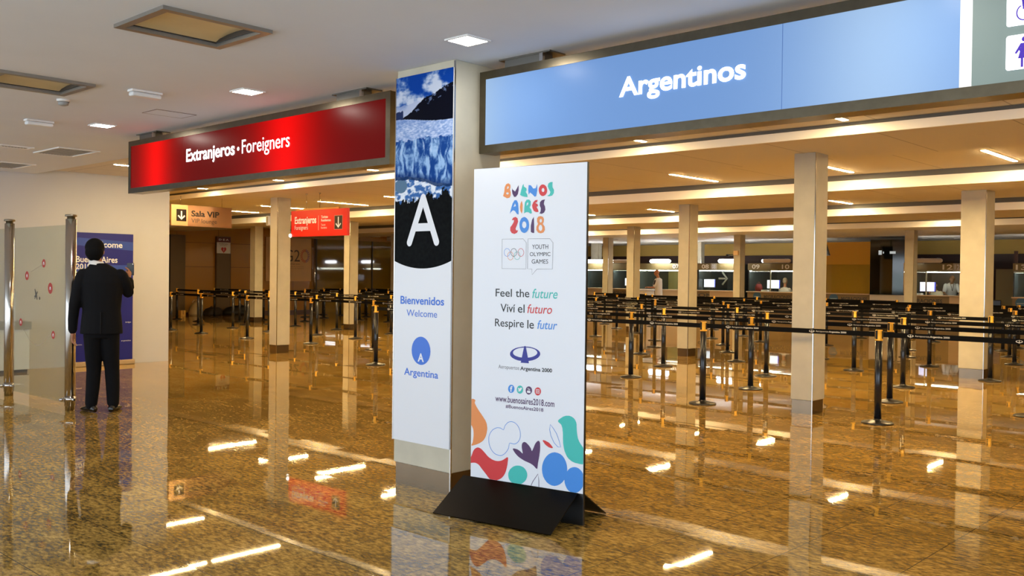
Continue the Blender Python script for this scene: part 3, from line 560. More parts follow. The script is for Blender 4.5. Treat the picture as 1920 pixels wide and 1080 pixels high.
t = thing('column_poster', 'tall printed poster with a blue glacier and a big white letter on the front column', 'poster', (-5.262, 4.398, 0))
NU, NZ = 96, 420; z0, z1, wdt = 1.54, 2.945, .600
vs = []; cs = []
for j in range(NZ+1):
    for i in range(NU+1):
        u, z = wdt*i/NU, z0+(z1-z0)*j/NZ
        vs.append((u, 0, z)); cs.append(glacier(u, z))
m = MB(); m.add(vs, [(j*(NU+1)+i, j*(NU+1)+i+1, (j+1)*(NU+1)+i+1, (j+1)*(NU+1)+i) for j in range(NZ) for i in range(NU)])
pm = bpy.data.materials.new('glacier_print'); pm.use_nodes = True
at = pm.node_tree.nodes.new('ShaderNodeAttribute'); at.attribute_name = 'print'
pm.node_tree.links.new(at.outputs['Color'], pm.node_tree.nodes['Principled BSDF'].inputs['Base Color']); pm.node_tree.nodes['Principled BSDF'].inputs['Roughness'].default_value = .45; pm.node_tree.nodes['Principled BSDF'].inputs['Specular IOR Level'].default_value = .03
o = m.build('landscape_print', pm, t)
ca = o.data.color_attributes.new('print', 'FLOAT_COLOR', 'POINT')
ca.data.foreach_set('color', [q for c in cs for q in (*lin(tuple(max(0, min(255, v)) for v in c)), 1)])
PRW = mat('print_white', (226, 229, 235), .35)
BLUEP = mat('print_blue', (52, 112, 214), .4)
MB().box(0, .600, .001, .006, .323, z1).build('backing_sheet', PRW, t)
arc = [(.300+.86*math.sin(a), 2.426-.86*math.cos(a)) for a in [(-.357+.714*k/40) for k in range(41)]]
arc = [(max(0, min(.6, x)), z) for x, z in arc]
m = MB(); m.flat([(0, .323), (.6, .323)]+arc[::-1], -.0008); m.build('white_lower_sheet', PRW, t)
m = MB(); y = -.0018
def capsule(m, a, b, r, y):
    a, b = Vector(a), Vector(b); d = (b-a).normalized(); an = math.atan2(d.y, d.x)
    P = [(b.x+r*math.cos(an+q), b.y+r*math.sin(an+q)) for q in [(-math.pi/2+math.pi*k/10) for k in range(11)]]+[(a.x+r*math.cos(an+q), a.y+r*math.sin(an+q)) for q in [(math.pi/2+math.pi*k/10) for k in range(11)]]
    m.flat(P, y)
capsule(m, (.306, 2.066), (.163, 1.752), .0275, y); capsule(m, (.306, 2.066), (.449, 1.752), .0275, y-.0002); m.flat([(.22, 1.83), (.392, 1.83), (.392, 1.886), (.22, 1.886)], y-.0004)
m.build('big_letter', PRW, t)
m = MB(); let(m, 'Bienvenidos', .072, .534, 1.310, 1.368, .02); m.build('lettering', BLUEP, t)
m = MB(); let(m, 'Welcome', .141, .464, 1.224, 1.272); m.build('lettering', BLUEP, t)
m = MB(); m.shape([circle(.300, .984, .100)], -.002); m.build('round_emblem', BLUEP, t)
m = MB(); let(m, 'A', .268, .333, .906, .966, .03, y=-.003); m.build('emblem_letter', PRW, t)
m = MB(); let(m, 'Argentina', .121, .482, .784, .852, .012); m.build('lettering', BLUEP, t)
MB().box(-.006, .001, -.003, .004, .32, z1).build('edge_trim', CHROME, t)

# ---------------------------------------------------------------- standee
t = thing('standee', 'white standing board with youth games print on a folded black base', 'standee', (-4.378, 4.326, 0), math.radians(9.617))
BW = .850
MB().box(0, BW, .0005, .022, .0, 2.222, bev=.002).build('board_core', BLACK, t)
MB().box(.002, BW-.003, -.0015, .0006, .195, 2.220).build('printed_sheet', mat('standee_sheet', (226, 230, 238), .38), t)
m = MB()                                    # folded sheet base: sloping plates on both sides of the board
def plate(m, ya, yb, za, zb, x0, x1, th=.006):
    d = Vector((0, yb-ya, zb-za)).normalized(); nn = Vector((0, -d.z, d.y))*th
    vs = [(x, y_, z_) for x in (x0, x1) for y_, z_ in ((ya, za), (yb, zb), (yb+nn.y, zb+nn.z), (ya+nn.y, za+nn.z))]
    m.add(vs, [(0, 1, 2, 3), (7, 6, 5, 4), (0, 4, 5, 1), (1, 5, 6, 2), (2, 6, 7, 3), (3, 7, 4, 0)])
plate(m, -.325, -.003, .008, .192, -.055, .875-.06)
m.build('base_plate', mat('black_sheet_metal', (30, 25, 16), .33, 1.), t)
m = MB(); plate(m, .330, .026, .004, .190, .0, .875-.04, -.006); m.build('base_plate', BLACK, t)
PC = {'o': mat('print_orange', (226, 140, 76), .4), 'r': mat('print_red', (206, 52, 56), .4), 'p': mat('print_purple', (72, 34, 88), .4), 't': mat('print_teal', (62, 186, 178), .4), 'b': mat('print_sky', (62, 136, 218), .4), 'k': mat('print_black', (24, 24, 28), .4), 'n': mat('print_navy', (20, 32, 140), .4), 'g': mat('print_grey', (120, 122, 130), .4)}
for k, c in (('orange', 'o'), ('red', 'r'), ('purple', 'p'), ('red2', 'r'), ('teal', 't'), ('teal2', 't')):
    m = MB(); m.shape([SB_DECO[k]], -.0025); m.build('decorative_print', PC[c], t)
m = MB(); m.shape([SB_DECO['blue']], -.0025); m.shape([SB_DECO['blue2']], -.0027); m.build('decorative_print', PC['b'], t)
m = MB(); m.stroke(SB_OUTL['blue_cloud'], .0035, -.0025, 0, True); m.build('outline_print', PC['b'], t)
m = MB(); m.stroke(SB_OUTL['blue_leaf'], .0035, -.0025, 0, True); m.build('outline_print', PC['b'], t)
m = MB(); m.stroke(SB_OUTL['dark_leaf'], .0035, -.0025); m.build('outline_print', PC['p'], t)
for q, ls in SB_LETTERS: MB().shape(ls, -.0025).build('title_letter', PC[q], t)
for k in ('box', 'bubble'): MB().stroke(SB_OUTL[k], .0018, -.0025, 0, True).build('outline_print', PC['k'], t)
for i, (c, q) in enumerate(SB_RINGS):
    m = MB(); m.stroke(q, .0026, -.0025-.0001*i, 0, True); m.build('ring_print', PC[c], t)
for k in ('YOUTH', 'OLYMPIC', 'GAMES'): let(MB(), k, *SB_T[k], y=-.0025).build('black_lettering', PC['k'], t)
for w, u0, u1, k, dz in (('Feel', .185, .311, 'Feel the', 0), ('the', .340, .443, 'Feel the', 0), ('Viví', .225, .338, 'Viví el', 0), ('el', .358, .409, 'Viví el', 0), ('Respire', .183, .405, 'Respire le', 0), ('le', .431, .480, 'Respire le', .012)):
    let(MB(), w, u0, u1, SB_T[k][2]+dz, SB_T[k][3], bold=.006, y=-.0025).build('black_lettering', PC['k'], t)
for k, c in (('future', 't'), ('futuro', 'r'), ('futur', 'b')):
    m = MB(); let(m, k, *SB_T[k], bold=.006, shear=.22, y=-.0025); m.build('italic_lettering', PC[c], t)
m = MB(); m.shape(SB_LOGO, -.0025); m.flat(SB_SPIRE, -.0027); m.build('airport_logo', PC['n'], t)
m = MB(); let(m, 'Aeropuertos', *SB_T['Aeropuertos'], y=-.0025); m.build('grey_lettering', PC['g'], t)
m = MB(); let(m, 'Argentina 2000', *SB_T['Argentina 2000'], bold=.025, y=-.0025); m.build('black_lettering', PC['k'], t)
for k, w in (('www', 'www.buenosaires2018.com'), ('#', '#BuenosAires2018')): let(MB(), w, *SB_T[k], bold=.012, y=-.0025).build('purple_lettering', PC['p'], t)
for i, (c, q) in enumerate(SB_ICONS):
    m = MB(); m.shape([q], -.0025); p = m.build('round_icon', PC[c], t)
    cx = sum(a[0] for a in q)/len(q); cz = sum(a[1] for a in q)/len(q); m = MB(); y = -.0035
    if i == 0: let(m, 'f', cx-.009, cx+.010, cz-.020, cz+.018, .03, y=y)
    if i == 1: m.shape([[(cx-.016, cz-.010), (cx-.004, cz-.013), (cx+.008, cz-.006), (cx+.013, cz+.006), (cx+.017, cz+.011), (cx+.010, cz+.013), (cx+.004, cz+.013), (cx, cz+.006), (cx-.014, cz+.012), (cx-.012, cz), (cx-.008, cz-.006)]], y)
    if i == 2: m.shape([rrect(cx-.013, cx+.013, cz-.016, cz-.001, .004)], y); let(m, 'You', cx-.010, cx+.010, cz+.002, cz+.016, .02, y=y)
    if i == 3: m.shape([rrect(cx-.013, cx+.013, cz-.013, cz+.013, .004), rrect(cx-.010, cx+.010, cz-.010, cz+.010, .003)], y); m.shape([circle(cx, cz, .0065), circle(cx, cz, .004)], y)
    m.build('icon_symbol', PRW, p)

# ---------------------------------------------------------------- glass partition with poles, left
GLASS = bpy.data.materials.new('clear_glass'); GLASS.use_nodes = True
_nt = GLASS.node_tree; _nt.nodes.remove(_nt.nodes['Principled BSDF'])
_lw = _nt.nodes.new('ShaderNodeLayerWeight'); _lw.inputs[0].default_value = .5; _pw = _nt.nodes.new('ShaderNodeMath'); _pw.operation = 'POWER'; _pw.inputs[1].default_value = 4
_fr = _nt.nodes.new('ShaderNodeMath'); _fr.operation = 'MULTIPLY_ADD'; _fr.inputs[1].default_value = .7; _fr.inputs[2].default_value = .035
_nt.links.new(_lw.outputs['Facing'], _pw.inputs[0]); _nt.links.new(_pw.outputs[0], _fr.inputs[0])
_gl = _nt.nodes.new('ShaderNodeBsdfGlossy'); _gl.inputs['Roughness'].default_value = .02
_tr = _nt.nodes.new('ShaderNodeBsdfTransparent'); _tr.inputs[0].default_value = (.88, .92, .89, 1); _mx = _nt.nodes.new('ShaderNodeMixShader')
_nt.links.new(_fr.outputs[0], _mx.inputs[0]); _nt.links.new(_tr.outputs[0], _mx.inputs[1]); _nt.links.new(_gl.outputs[0], _mx.inputs[2]); _nt.links.new(_mx.outputs[0], _nt.nodes['Material Output'].inputs[0])
def glass_pole(x, y, label, w=.055):
    t = thing('glass_partition_pole', label, 'pole', (x, y, 0), group='steel poles of the glass partition')
    MB().lathe([(w*.9, 0), (w*.9, .05), (w, .052), (w, 2.08)], 24).build('tube', CHROME, t)
    MB().lathe([(w*.75, 2.08), (w*.75, 2.105), (w*1.12, 2.107), (w*1.12, 2.128), (w*.3, 2.134)], 24).build('cap', STEEL, t)
    m = MB(); m.lathe([(w*1.1, .10), (w*1.1, .15)], 24)
    for s in (-1, 1): m.lathe([(.012, s*.115), (.022, s*.085), (.012, s*.06)], 10, (0, 0, .125), axis='x'); 
    m.lathe([(.012, -.115), (.022, -.085), (.012, -.06)], 10, (0, 0, .125), axis='y')
    m.build('clamp', CHROME, t)
glass_pole(-10.42, 4.16, 'thick brushed steel pole beside the man in the dark suit')
glass_pole(-12.13, 4.12, 'thick brushed steel pole at the far left edge')
t = thing('glass_partition', 'clear glass panel with red round stickers between two steel poles', 'glass panel', (-12.13, 4.12, 0), math.atan2(.04, 1.71))
MB().box(.128, 1.582, -.006, .006, .07, 2.02).build('pane', GLASS, t)
RST, ICON = mat('sticker_red', (170, 44, 36), .5), mat('sticker_dark', (70, 70, 66), .5)
def gp(px, py):                             # sticker spots, measured on the pane
    return px, py
for i, (x, z, r) in enumerate(((.55, 1.455, .052), (1.02, 1.60, .048), (1.20, 1.32, .062), (.375, .905, .045), (1.285, .80, .045))):
    m = MB(); m.shape([circle(x, z, r)], -.008); s = m.build('sticker', RST, t)
    m = MB(); m.shape([[(x-.018, z-.018), (x+.018, z-.018), (x+.018, z+.006), (x, z+.022), (x-.018, z+.006)], [(x-.006, z-.018), (x+.006, z-.018), (x+.006, z), (x-.006, z)]], -.009); m.build('house_symbol', PRW, s)
m = MB(); x, z = .80, 1.245                 # little aeroplane
m.shape([[(x-.05, z-.03), (x-.01, z-.01), (x-.03, z+.06), (x-.015, z+.062), (x+.025, z+.012), (x+.05, z+.035), (x+.06, z+.028), (x+.038, z-.002), (x+.05, z-.06), (x+.035, z-.066), (x+.008, z-.028), (x-.02, z-.06), (x-.03, z-.055), (x-.022, z-.03)]], -.008)
m.shape([circle(x+.11, z-.045, .017)], -.008); m.build('aeroplane_sticker', ICON, t)
for pts, w in (([(.40+.85*k/24, .87-.19*math.sin(math.pi*k/24)-.04*k/24) for k in range(25)], .006), ([(.66+.34*k/8, 1.50+.09*k/8) for k in range(9)], .003)):
    MB().stroke(pts, w, -.008).build('route_line', mat('route_grey', (150, 146, 138), .5), t)
t = thing('glass_partition', 'clear glass panel running out of view at the far left, beyond the outer pole', 'glass panel', (-13.75, 4.08, 0), math.atan2(.04, 1.62))
MB().box(.0, 1.49, -.006, .006, .07, 2.02).build('pane', GLASS, t)

# white cabinet and pop-up banner at the left wall
t = thing('low_cabinet', 'low white cabinet with grey top behind the glass, against the white wall', 'cabinet', (-15.14, 4.74, 0), math.pi/2)
MB().box(-.75, .56, -.38, -.012, .04, .64, bev=.006).build('body', mat('cabinet_white', (214, 220, 224), .5), t)
MB().box(-.77, .58, -.40, -.01, .64, .755, bev=.004).build('top', mat('cabinet_grey', (140, 142, 138), .5), t)
MB().box(-.73, .54, -.35, -.03, 0, .04).build('plinth', DARKM, t)
t = thing('popup_banner', 'dark blue roll-up banner standing against the white wall, behind the man in the suit', 'banner', (-15.12, 6.05, 0), math.pi/2)
NAVY = mat('banner_blue', (14, 26, 122), .35)
m = MB(); m.box(.0, .96, -.062, -.058, .075, 2.13); m.build('sheet', NAVY, t)
MB().box(-.02, .98, -.12, -.012, 0, .075, bev=.012).build('cassette', mat('cassette_wood_tone', (176, 152, 116), .4), t)
MB().box(.47, .49, -.052, -.036, .07, 2.12).build('support_rod', CHROME, t)
for q in ([(.0, 1.62), (.96, 1.62), (.96, 1.44), (.6, 1.46), (.3, 1.41), (0, 1.46)], [(0, 2.05), (.96, 2.0), (.96, 1.86), (0, 1.93)]): MB().flat(q, -.0625).build('landscape_band', mat('banner_light_blue', (38, 70, 160), .35), t)
for w, x0, x1, z0, z1, bd in (('Welcome', .22, .78, 1.90, 1.995, .02), ('Buenos Aires', .04, .70, 1.655, 1.755, .015), ('2018', .04, .27, 1.545, 1.635, .015), ('May 2018', .04, .36, 1.455, 1.51, .01),
                             ('argentina', .77, .93, .37, .395, 0), ('Argentina', .02, .14, .335, .36, 0), ('bridges', .84, .93, .67, .70, 0), ('event', .80, .92, 1.135, 1.16, 0)):
    let(MB(), w, x0, x1, z0, z1, bd, y=-.0635).build('lettering', PRW, t)

# ---------------------------------------------------------------- people
def remeshed(mb, name, m, parent, voxel, smooth=2):
    """one continuous skin over the lofts in mb"""
    o = mb.build('tmp', m)
    rm = o.modifiers.new('r', 'REMESH'); rm.mode = 'VOXEL'; rm.voxel_size = voxel; rm.use_smooth_shade = True
    sm = o.modifiers.new('s', 'SMOOTH'); sm.factor = .5; sm.iterations = smooth
    dg = bpy.context.evaluated_depsgraph_get(); dg.update()
    me = bpy.data.meshes.new_from_object(o.evaluated_get(dg)); me.name = name
    old = o.data; bpy.data.objects.remove(o); bpy.data.meshes.remove(old)
    me.materials.clear(); me.materials.append(m)
    p = bpy.data.objects.new(name, me); COL.objects.link(p); p.parent = parent
    return p
def hand(m, wrist, d, up, side, curl=.35):
    """palm with four bent fingers and a thumb; d along the hand, up out of the back of the hand, side: thumb direction"""
    w, d, up = Vector(wrist), Vector(d).normalized(), Vector(up).normalized(); t = d.cross(up).normalized()*side
    m.loft([(w+d*k*.09, t*(.024+.016*math.sin(k*1.6)), up*(.016-.003*k)) for k in (-.15, .2, .6, 1.0)], 12)
    for i, (o, L) in enumerate(((.030, .066), (.010, .076), (-.010, .070), (-.029, .054))):
        b = w+d*.085+t*o; d1 = (d-up*curl).normalized(); d2 = (d-up*curl*2.4).normalized()
        m.limb([(b, .0095), (b+d1*L*.5, .0088), (b+d1*L*.5+d2*L*.5, .0074)], 8)
    b = w+d*.03+t*.03; dd = (d*.75+t*.65-up*.2).normalized()
    m.limb([(b-t*.01, .012), (b+dd*.032, .0105), (b+dd*.032+(d-up*curl).normalized()*.03, .0085)], 8)
def head_on(m, c, tilt=(0, 0), s=1.):
    """skull, jaw, nose, ears and neck stub facing +y"""
    c = Vector(c); tx, ty = tilt
    m.ell(c+Vector((0, -.008, .025))*s, (.076*s, .095*s, .095*s)); m.ell(c+Vector((0, .022, -.045))*s, (.060*s, .070*s, .072*s))
    m.limb([(c+Vector((0, .085, .015))*s, .010*s), (c+Vector((0, .108, -.022))*s, .015*s)], 8)
    m.ell(c+Vector((0, .088, -.062))*s, (.026*s, .010*s, .010*s))
    for q in (-1, 1): m.ell(c+Vector((q*.078, -.005, -.005))*s, (.010*s, .020*s, .032*s)); m.ell(c+Vector((q*.030, .083, .030))*s, (.022*s, .012*s, .008*s))
def eyes(c, parent):
    m = MB()
    for q in (-1, 1): m.ell((c[0]+q*.030, c[1]+.084, c[2]+.012), (.011, .008, .007), 8, 6)
    m.build('eyes', mat('eye_dark', (40, 32, 30), .3), parent)
def shoe(m, x, y, rot=0.):
    rings = []
    for k, (yy, w, h) in enumerate(((-.10, .022, .045), (-.085, .036, .075), (-.02, .040, .085), (.06, .044, .062), (.13, .046, .045), (.175, .036, .035), (.195, .015, .02))):
        c, s_ = math.cos(rot), math.sin(rot)
        rings.append(((x-yy*s_, y+yy*c, h/2+.004), (w*c, w*s_, 0), (0, 0, h/2)))
    m.loft(rings, 12)
SUIT = mat('dark_suit_cloth', (11, 11, 14), .85, spec=.2); SKIN = mat('skin', (176, 118, 88), .5); SKIN2 = mat('skin_tan', (196, 128, 88), .5)
HAIRB = mat('black_hair', (7, 6, 6), .8, spec=.15); SHIRT = mat('white_shirt', (228, 226, 222), .7)

t = thing('person', 'man in a dark suit seen from behind, looking at the blue banner', 'person', (-10.10, 4.36, 0), math.radians(62))
m = MB()
head_on(m, (-.075, .05, 1.735), s=1.08); m.limb([((-.07, .02, 1.68), .055), ((-.045, -.005, 1.55), .062)])
m.loft([((0, 0, .86), (.15, 0, 0), (0, .10, 0)), ((0, 0, 1.1), (.14, 0, 0), (0, .09, 0)), ((0, 0, 1.4), (.17, 0, 0), (0, .095, 0)), ((-.02, 0, 1.54), (.08, 0, 0), (0, .07, 0))])
for q in (-1, 1): m.limb([((q*.085, 0, .9), .085), ((q*.09, .01, .5), .06), ((q*.10, -.01, .07), .042)])
m.limb([((-.17, 0, 1.47), .055), ((-.255, -.01, 1.17), .045), ((-.285, .05, .90), .032), ((-.288, .06, .85), .028)])
hand(m, (-.288, .062, .862), (-.05, .10, -1), (-1, .1, 0), 1, .35)
m.limb([((.17, 0, 1.47), .055), ((.262, .05, 1.29), .045), ((.255, .28, 1.42), .032), ((.255, .30, 1.44), .028)])
hand(m, (.255, .30, 1.44), (.05, .45, .9), (.9, -.3, .1), -1, .6)
remeshed(m, 'body', SKIN, t, .0075)
m = MB()
m.loft([((0, -.005, .845), (.215, 0, 0), (0, .145, 0)), ((0, -.005, .95), (.208, 0, 0), (0, .142, 0)), ((0, 0, 1.10), (.192, 0, 0), (0, .128, 0)), ((0, 0, 1.26), (.204, 0, 0), (0, .135, 0)), ((0, -.005, 1.40), (.218, 0, 0), (0, .132, 0)),
        ((0, -.005, 1.49), (.212, 0, 0), (0, .112, 0)), ((-.01, -.005, 1.555), (.140, 0, 0), (0, .092, 0)), ((-.03, 0, 1.605), (.078, 0, 0), (0, .074, 0))], 24)
m.limb([((-.185, -.005, 1.475), .072), ((-.235, -.015, 1.32), .064), ((-.268, -.01, 1.15), .057), ((-.285, .03, 1.0), .052), ((-.290, .05, .885), .046)], 16)
m.limb([((.185, -.005, 1.475), .072), ((.232, .02, 1.38), .066), ((.262, .06, 1.285), .060), ((.262, .17, 1.34), .054), ((.258, .27, 1.415), .046)], 16)
remeshed(m, 'jacket', SUIT, t, .0095, 3)
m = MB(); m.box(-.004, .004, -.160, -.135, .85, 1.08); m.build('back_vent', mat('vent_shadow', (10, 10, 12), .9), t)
m = MB(); m.loft([((0, 0, .96), (.165, 0, 0), (0, .118, 0)), ((0, 0, .86), (.172, 0, 0), (0, .122, 0)), ((0, 0, .80), (.165, 0, 0), (0, .115, 0))], 20)
m.limb([((-.085, 0, .84), .098), ((-.08, .0, .62), .086), ((-.075, .015, .46), .076), ((-.085, 0, .26), .070), ((-.098, -.012, .085), .062)], 16); m.limb([((.085, 0, .84), .098), ((.095, .0, .62), .086), ((.105, .015, .46), .076), ((.115, 0, .26), .070), ((.12, -.012, .085), .062)], 16)
remeshed(m, 'trousers', mat('dark_trouser_cloth', (9, 9, 12), .9, spec=.2), t, .0095, 3)
for x, rot in ((-.105, .55), (.125, -.25)):
    m = MB(); shoe(m, x, .02, rot); m.build('shoe', mat('black_leather', (14, 13, 13), .25), t)
m = MB()
m.ell((-.075, .022, 1.772), (.100, .108, .104)); m.ell((-.075, -.025, 1.722), (.094, .075, .088)); m.limb([((-.10, -.035, 1.66), .036), ((-.05, -.035, 1.66), .036)])
remeshed(m, 'hair', HAIRB, t, .010, 1)
m = MB(); m.loft([((-.05, 0, 1.585), (.085, 0, -.01), (0, .080, 0)), ((-.058, .004, 1.632), (.070, 0, -.012), (0, .066, 0))], 20, cap=False); m.build('shirt_collar', SHIRT, t)
t2 = thing('phone', 'small black camera phone held up by the man in the dark suit', 'phone', (-10.10, 4.36, 0), math.radians(62))
MB().box(.225, .300, .395, .408, 1.475, 1.615, bev=.004).build('case', BLACK, t2)
MB().box(.235, .292, .4085, .4095, 1.49, 1.60).build('screen', mat('phone_screen', (150, 160, 170), .2, emit=.25), t2)
MB().box(.282, .292, .392, .396, 1.598, 1.608).build('lens', WHITE, t2)

def figure(label, loc, rz, P):
    """shirt-sleeved figure facing +y: P gives joints and colours; sit=True bends the legs to a seat"""
    t = thing('person', label, 'person', loc, rz)
    lean, sit = P.get('lean', 0.), P.get('sit', False)
    hz = .64 if sit else .92                                     # hip height
    hip = Vector((0, 0, hz)); up = Vector((0, math.sin(lean), math.cos(lean)))
    at = lambda k, w, d: (hip+up*k, (w, 0, 0), Vector((0, math.cos(lean), -math.sin(lean)))*d)
    hc = hip+up*.80+Vector((0, P.get('hy', .03), P.get('hz', 0)))
    sk = P.get('skin', SKIN2)
    b = MB(); head_on(b, hc); b.limb([(hip+up*.60, .058), (hc-Vector((0, .02, .07)), .052)])
    b.loft([at(0, .15, .10), at(.2, .135, .09), at(.45, .17, .10), at(.58, .09, .07)])
    c = MB(); c.loft([at(-.04, .185, .125), at(.1, .182, .125), at(.22, .175, .122), at(.36, .19, .128), at(.48, .195, .118), at(.555, .15, .10), at(.605, .07, .07)], 22)
    arms = P['arms']; long = P.get('long', False)
    for q in (-1, 1):
        e, w = Vector(arms[q][0]), Vector(arms[q][1]); sh = hip+up*.52+Vector((q*.17, 0, 0))
        b.limb([(sh, .052), (e, .043), (w, .03)]); d = (w-e).normalized(); hand(b, w, d, (0, -d.z, d.y) if abs(d.x) < .9 else (0, 0, 1), -q, .4)
        c.limb([(sh, .068), (sh+(e-sh)*.55, .064), (sh+(e-sh)*(1. if long else .75), .060)]+([(e+(w-e)*.9, .042)] if long else []), 14)
    if sit:
        for q in (-1, 1): b.limb([((q*.09, 0, hz), .09), ((q*.11, .42, hz), .065), ((q*.11, .42, .10), .045), ((q*.11, .50, .06), .035)])
    else:
        for q in (-1, 1): b.limb([((q*.09, 0, .90), .085), ((q*.095, .01, .5), .06), ((q*.10, -.01, .07), .042)])
    remeshed(b, 'body', sk, t, .010)
    remeshed(c, 'shirt', P['shirt'], t, .011, 2)
    l = MB()
    if sit:
        for q in (-1, 1): l.limb([((q*.09, 0, hz), .105), ((q*.11, .42, hz), .078), ((q*.11, .42, .12), .06)], 14)
    else:
        l.loft([((0, 0, .98), (.165, 0, 0), (0, .118, 0)), ((0, 0, .85), (.172, 0, 0), (0, .122, 0))], 18)
        for q in (-1, 1): l.limb([((q*.088, 0, .86), .10), ((q*.095, .01, .5), .076), ((q*.10, -.01, .09), .06)], 14)
    remeshed(l, 'trousers', P.get('legs', mat('khaki_cloth', (170, 158, 138), .8)), t, .012)
    for q in (-1, 1):
        m = MB(); shoe(m, q*.105, (.44 if sit else .02)); m.build('shoe', mat('black_leather', (14, 13, 13), .25), t)
    if P.get('hair'):
        m = MB(); h = hc
        if P.get('bald'):
            m.ell(h+Vector((0, -.045, .0)), (.080, .06, .055))
        else:
            m.ell(h+Vector((0, -.022, .040)), (.083, .092, .090)); m.ell(h+Vector((0, -.05, -.01)), (.078, .055, .075))
        remeshed(m, 'hair', P['hair'], t, .012, 1)
    eyes(hc, t)
    return t, hip, up, hc
t, hip, up, hc = figure('bald man in a white polo shirt with dark shoulder stripe, standing at a white desk', (-19.72, 29.25, 0), math.radians(96),
    dict(shirt=mat('white_polo', (228, 220, 214), .7), arms={-1: ((-.22, .10, 1.16), (-.12, .40, 1.17)), 1: ((.22, .08, 1.16), (.14, .38, 1.17))}, hy=.06, hz=-.01, lean=.05, legs=mat('pale_trousers', (206, 196, 186), .8)))
m = MB()
m.limb([((-.165, .03, 1.485), .035), ((-.228, .04, 1.40), .038), ((-.235, .07, 1.28), .036)], 10); m.build('shoulder_stripe', mat('dark_stripe', (40, 30, 40), .7), t)
t, hip, up, hc = figure('officer with pale hair in a white shirt, seen from behind at booth 10', (-15.92, 31.75, 0), 0,
    dict(shirt=mat('officer_shirt', (230, 214, 190), .7), sit=True, long=True, hair=mat('pale_hair', (196, 172, 140), .7), arms={-1: ((-.26, .12, .92), (-.14, .34, .90)), 1: ((.26, .12, .92), (.14, .34, .90))}, hy=.02, hz=.02))
t, hip, up, hc = figure('young dark-haired man resting his chin on his hand behind booth 12', (-10.57, 31.55, 0), math.radians(190),
    dict(shirt=mat('grey_beige_shirt', (206, 192, 166), .7), sit=True, hair=mat('dark_hair', (34, 24, 20), .6), arms={-1: ((-.24, .18, .94), (-.16, .38, .96)), 1: ((.18, .36, 1.10), (.03, .26, 1.30))}, hy=.10, hz=-.02, lean=.22))
t, hip, up, hc = figure('balding man in a white shirt with a lanyard leaning over the desk of booth 12', (-10.3, 32.15, 0), math.radians(205),
    dict(shirt=mat('clean_white_shirt', (226, 228, 230), .7), bald=True, hair=mat('brown_hair', (92, 70, 50), .7), skin=mat('skin_olive', (150, 108, 78), .5), arms={-1: ((-.24, .36, 1.14), (-.15, .52, 1.06)), 1: ((.24, .36, 1.14), (.15, .52, 1.06))}, hy=.06, hz=-.05, lean=.42, legs=mat('dark_trousers', (40, 40, 46), .8)))
m = MB(); m.limb([((-.05, .34, 1.45), .007), ((0, .42, 1.22), .007)], 6); m.limb([((.05, .34, 1.45), .007), ((0, .42, 1.22), .007)], 6); m.build('lanyard', BLACK, t)

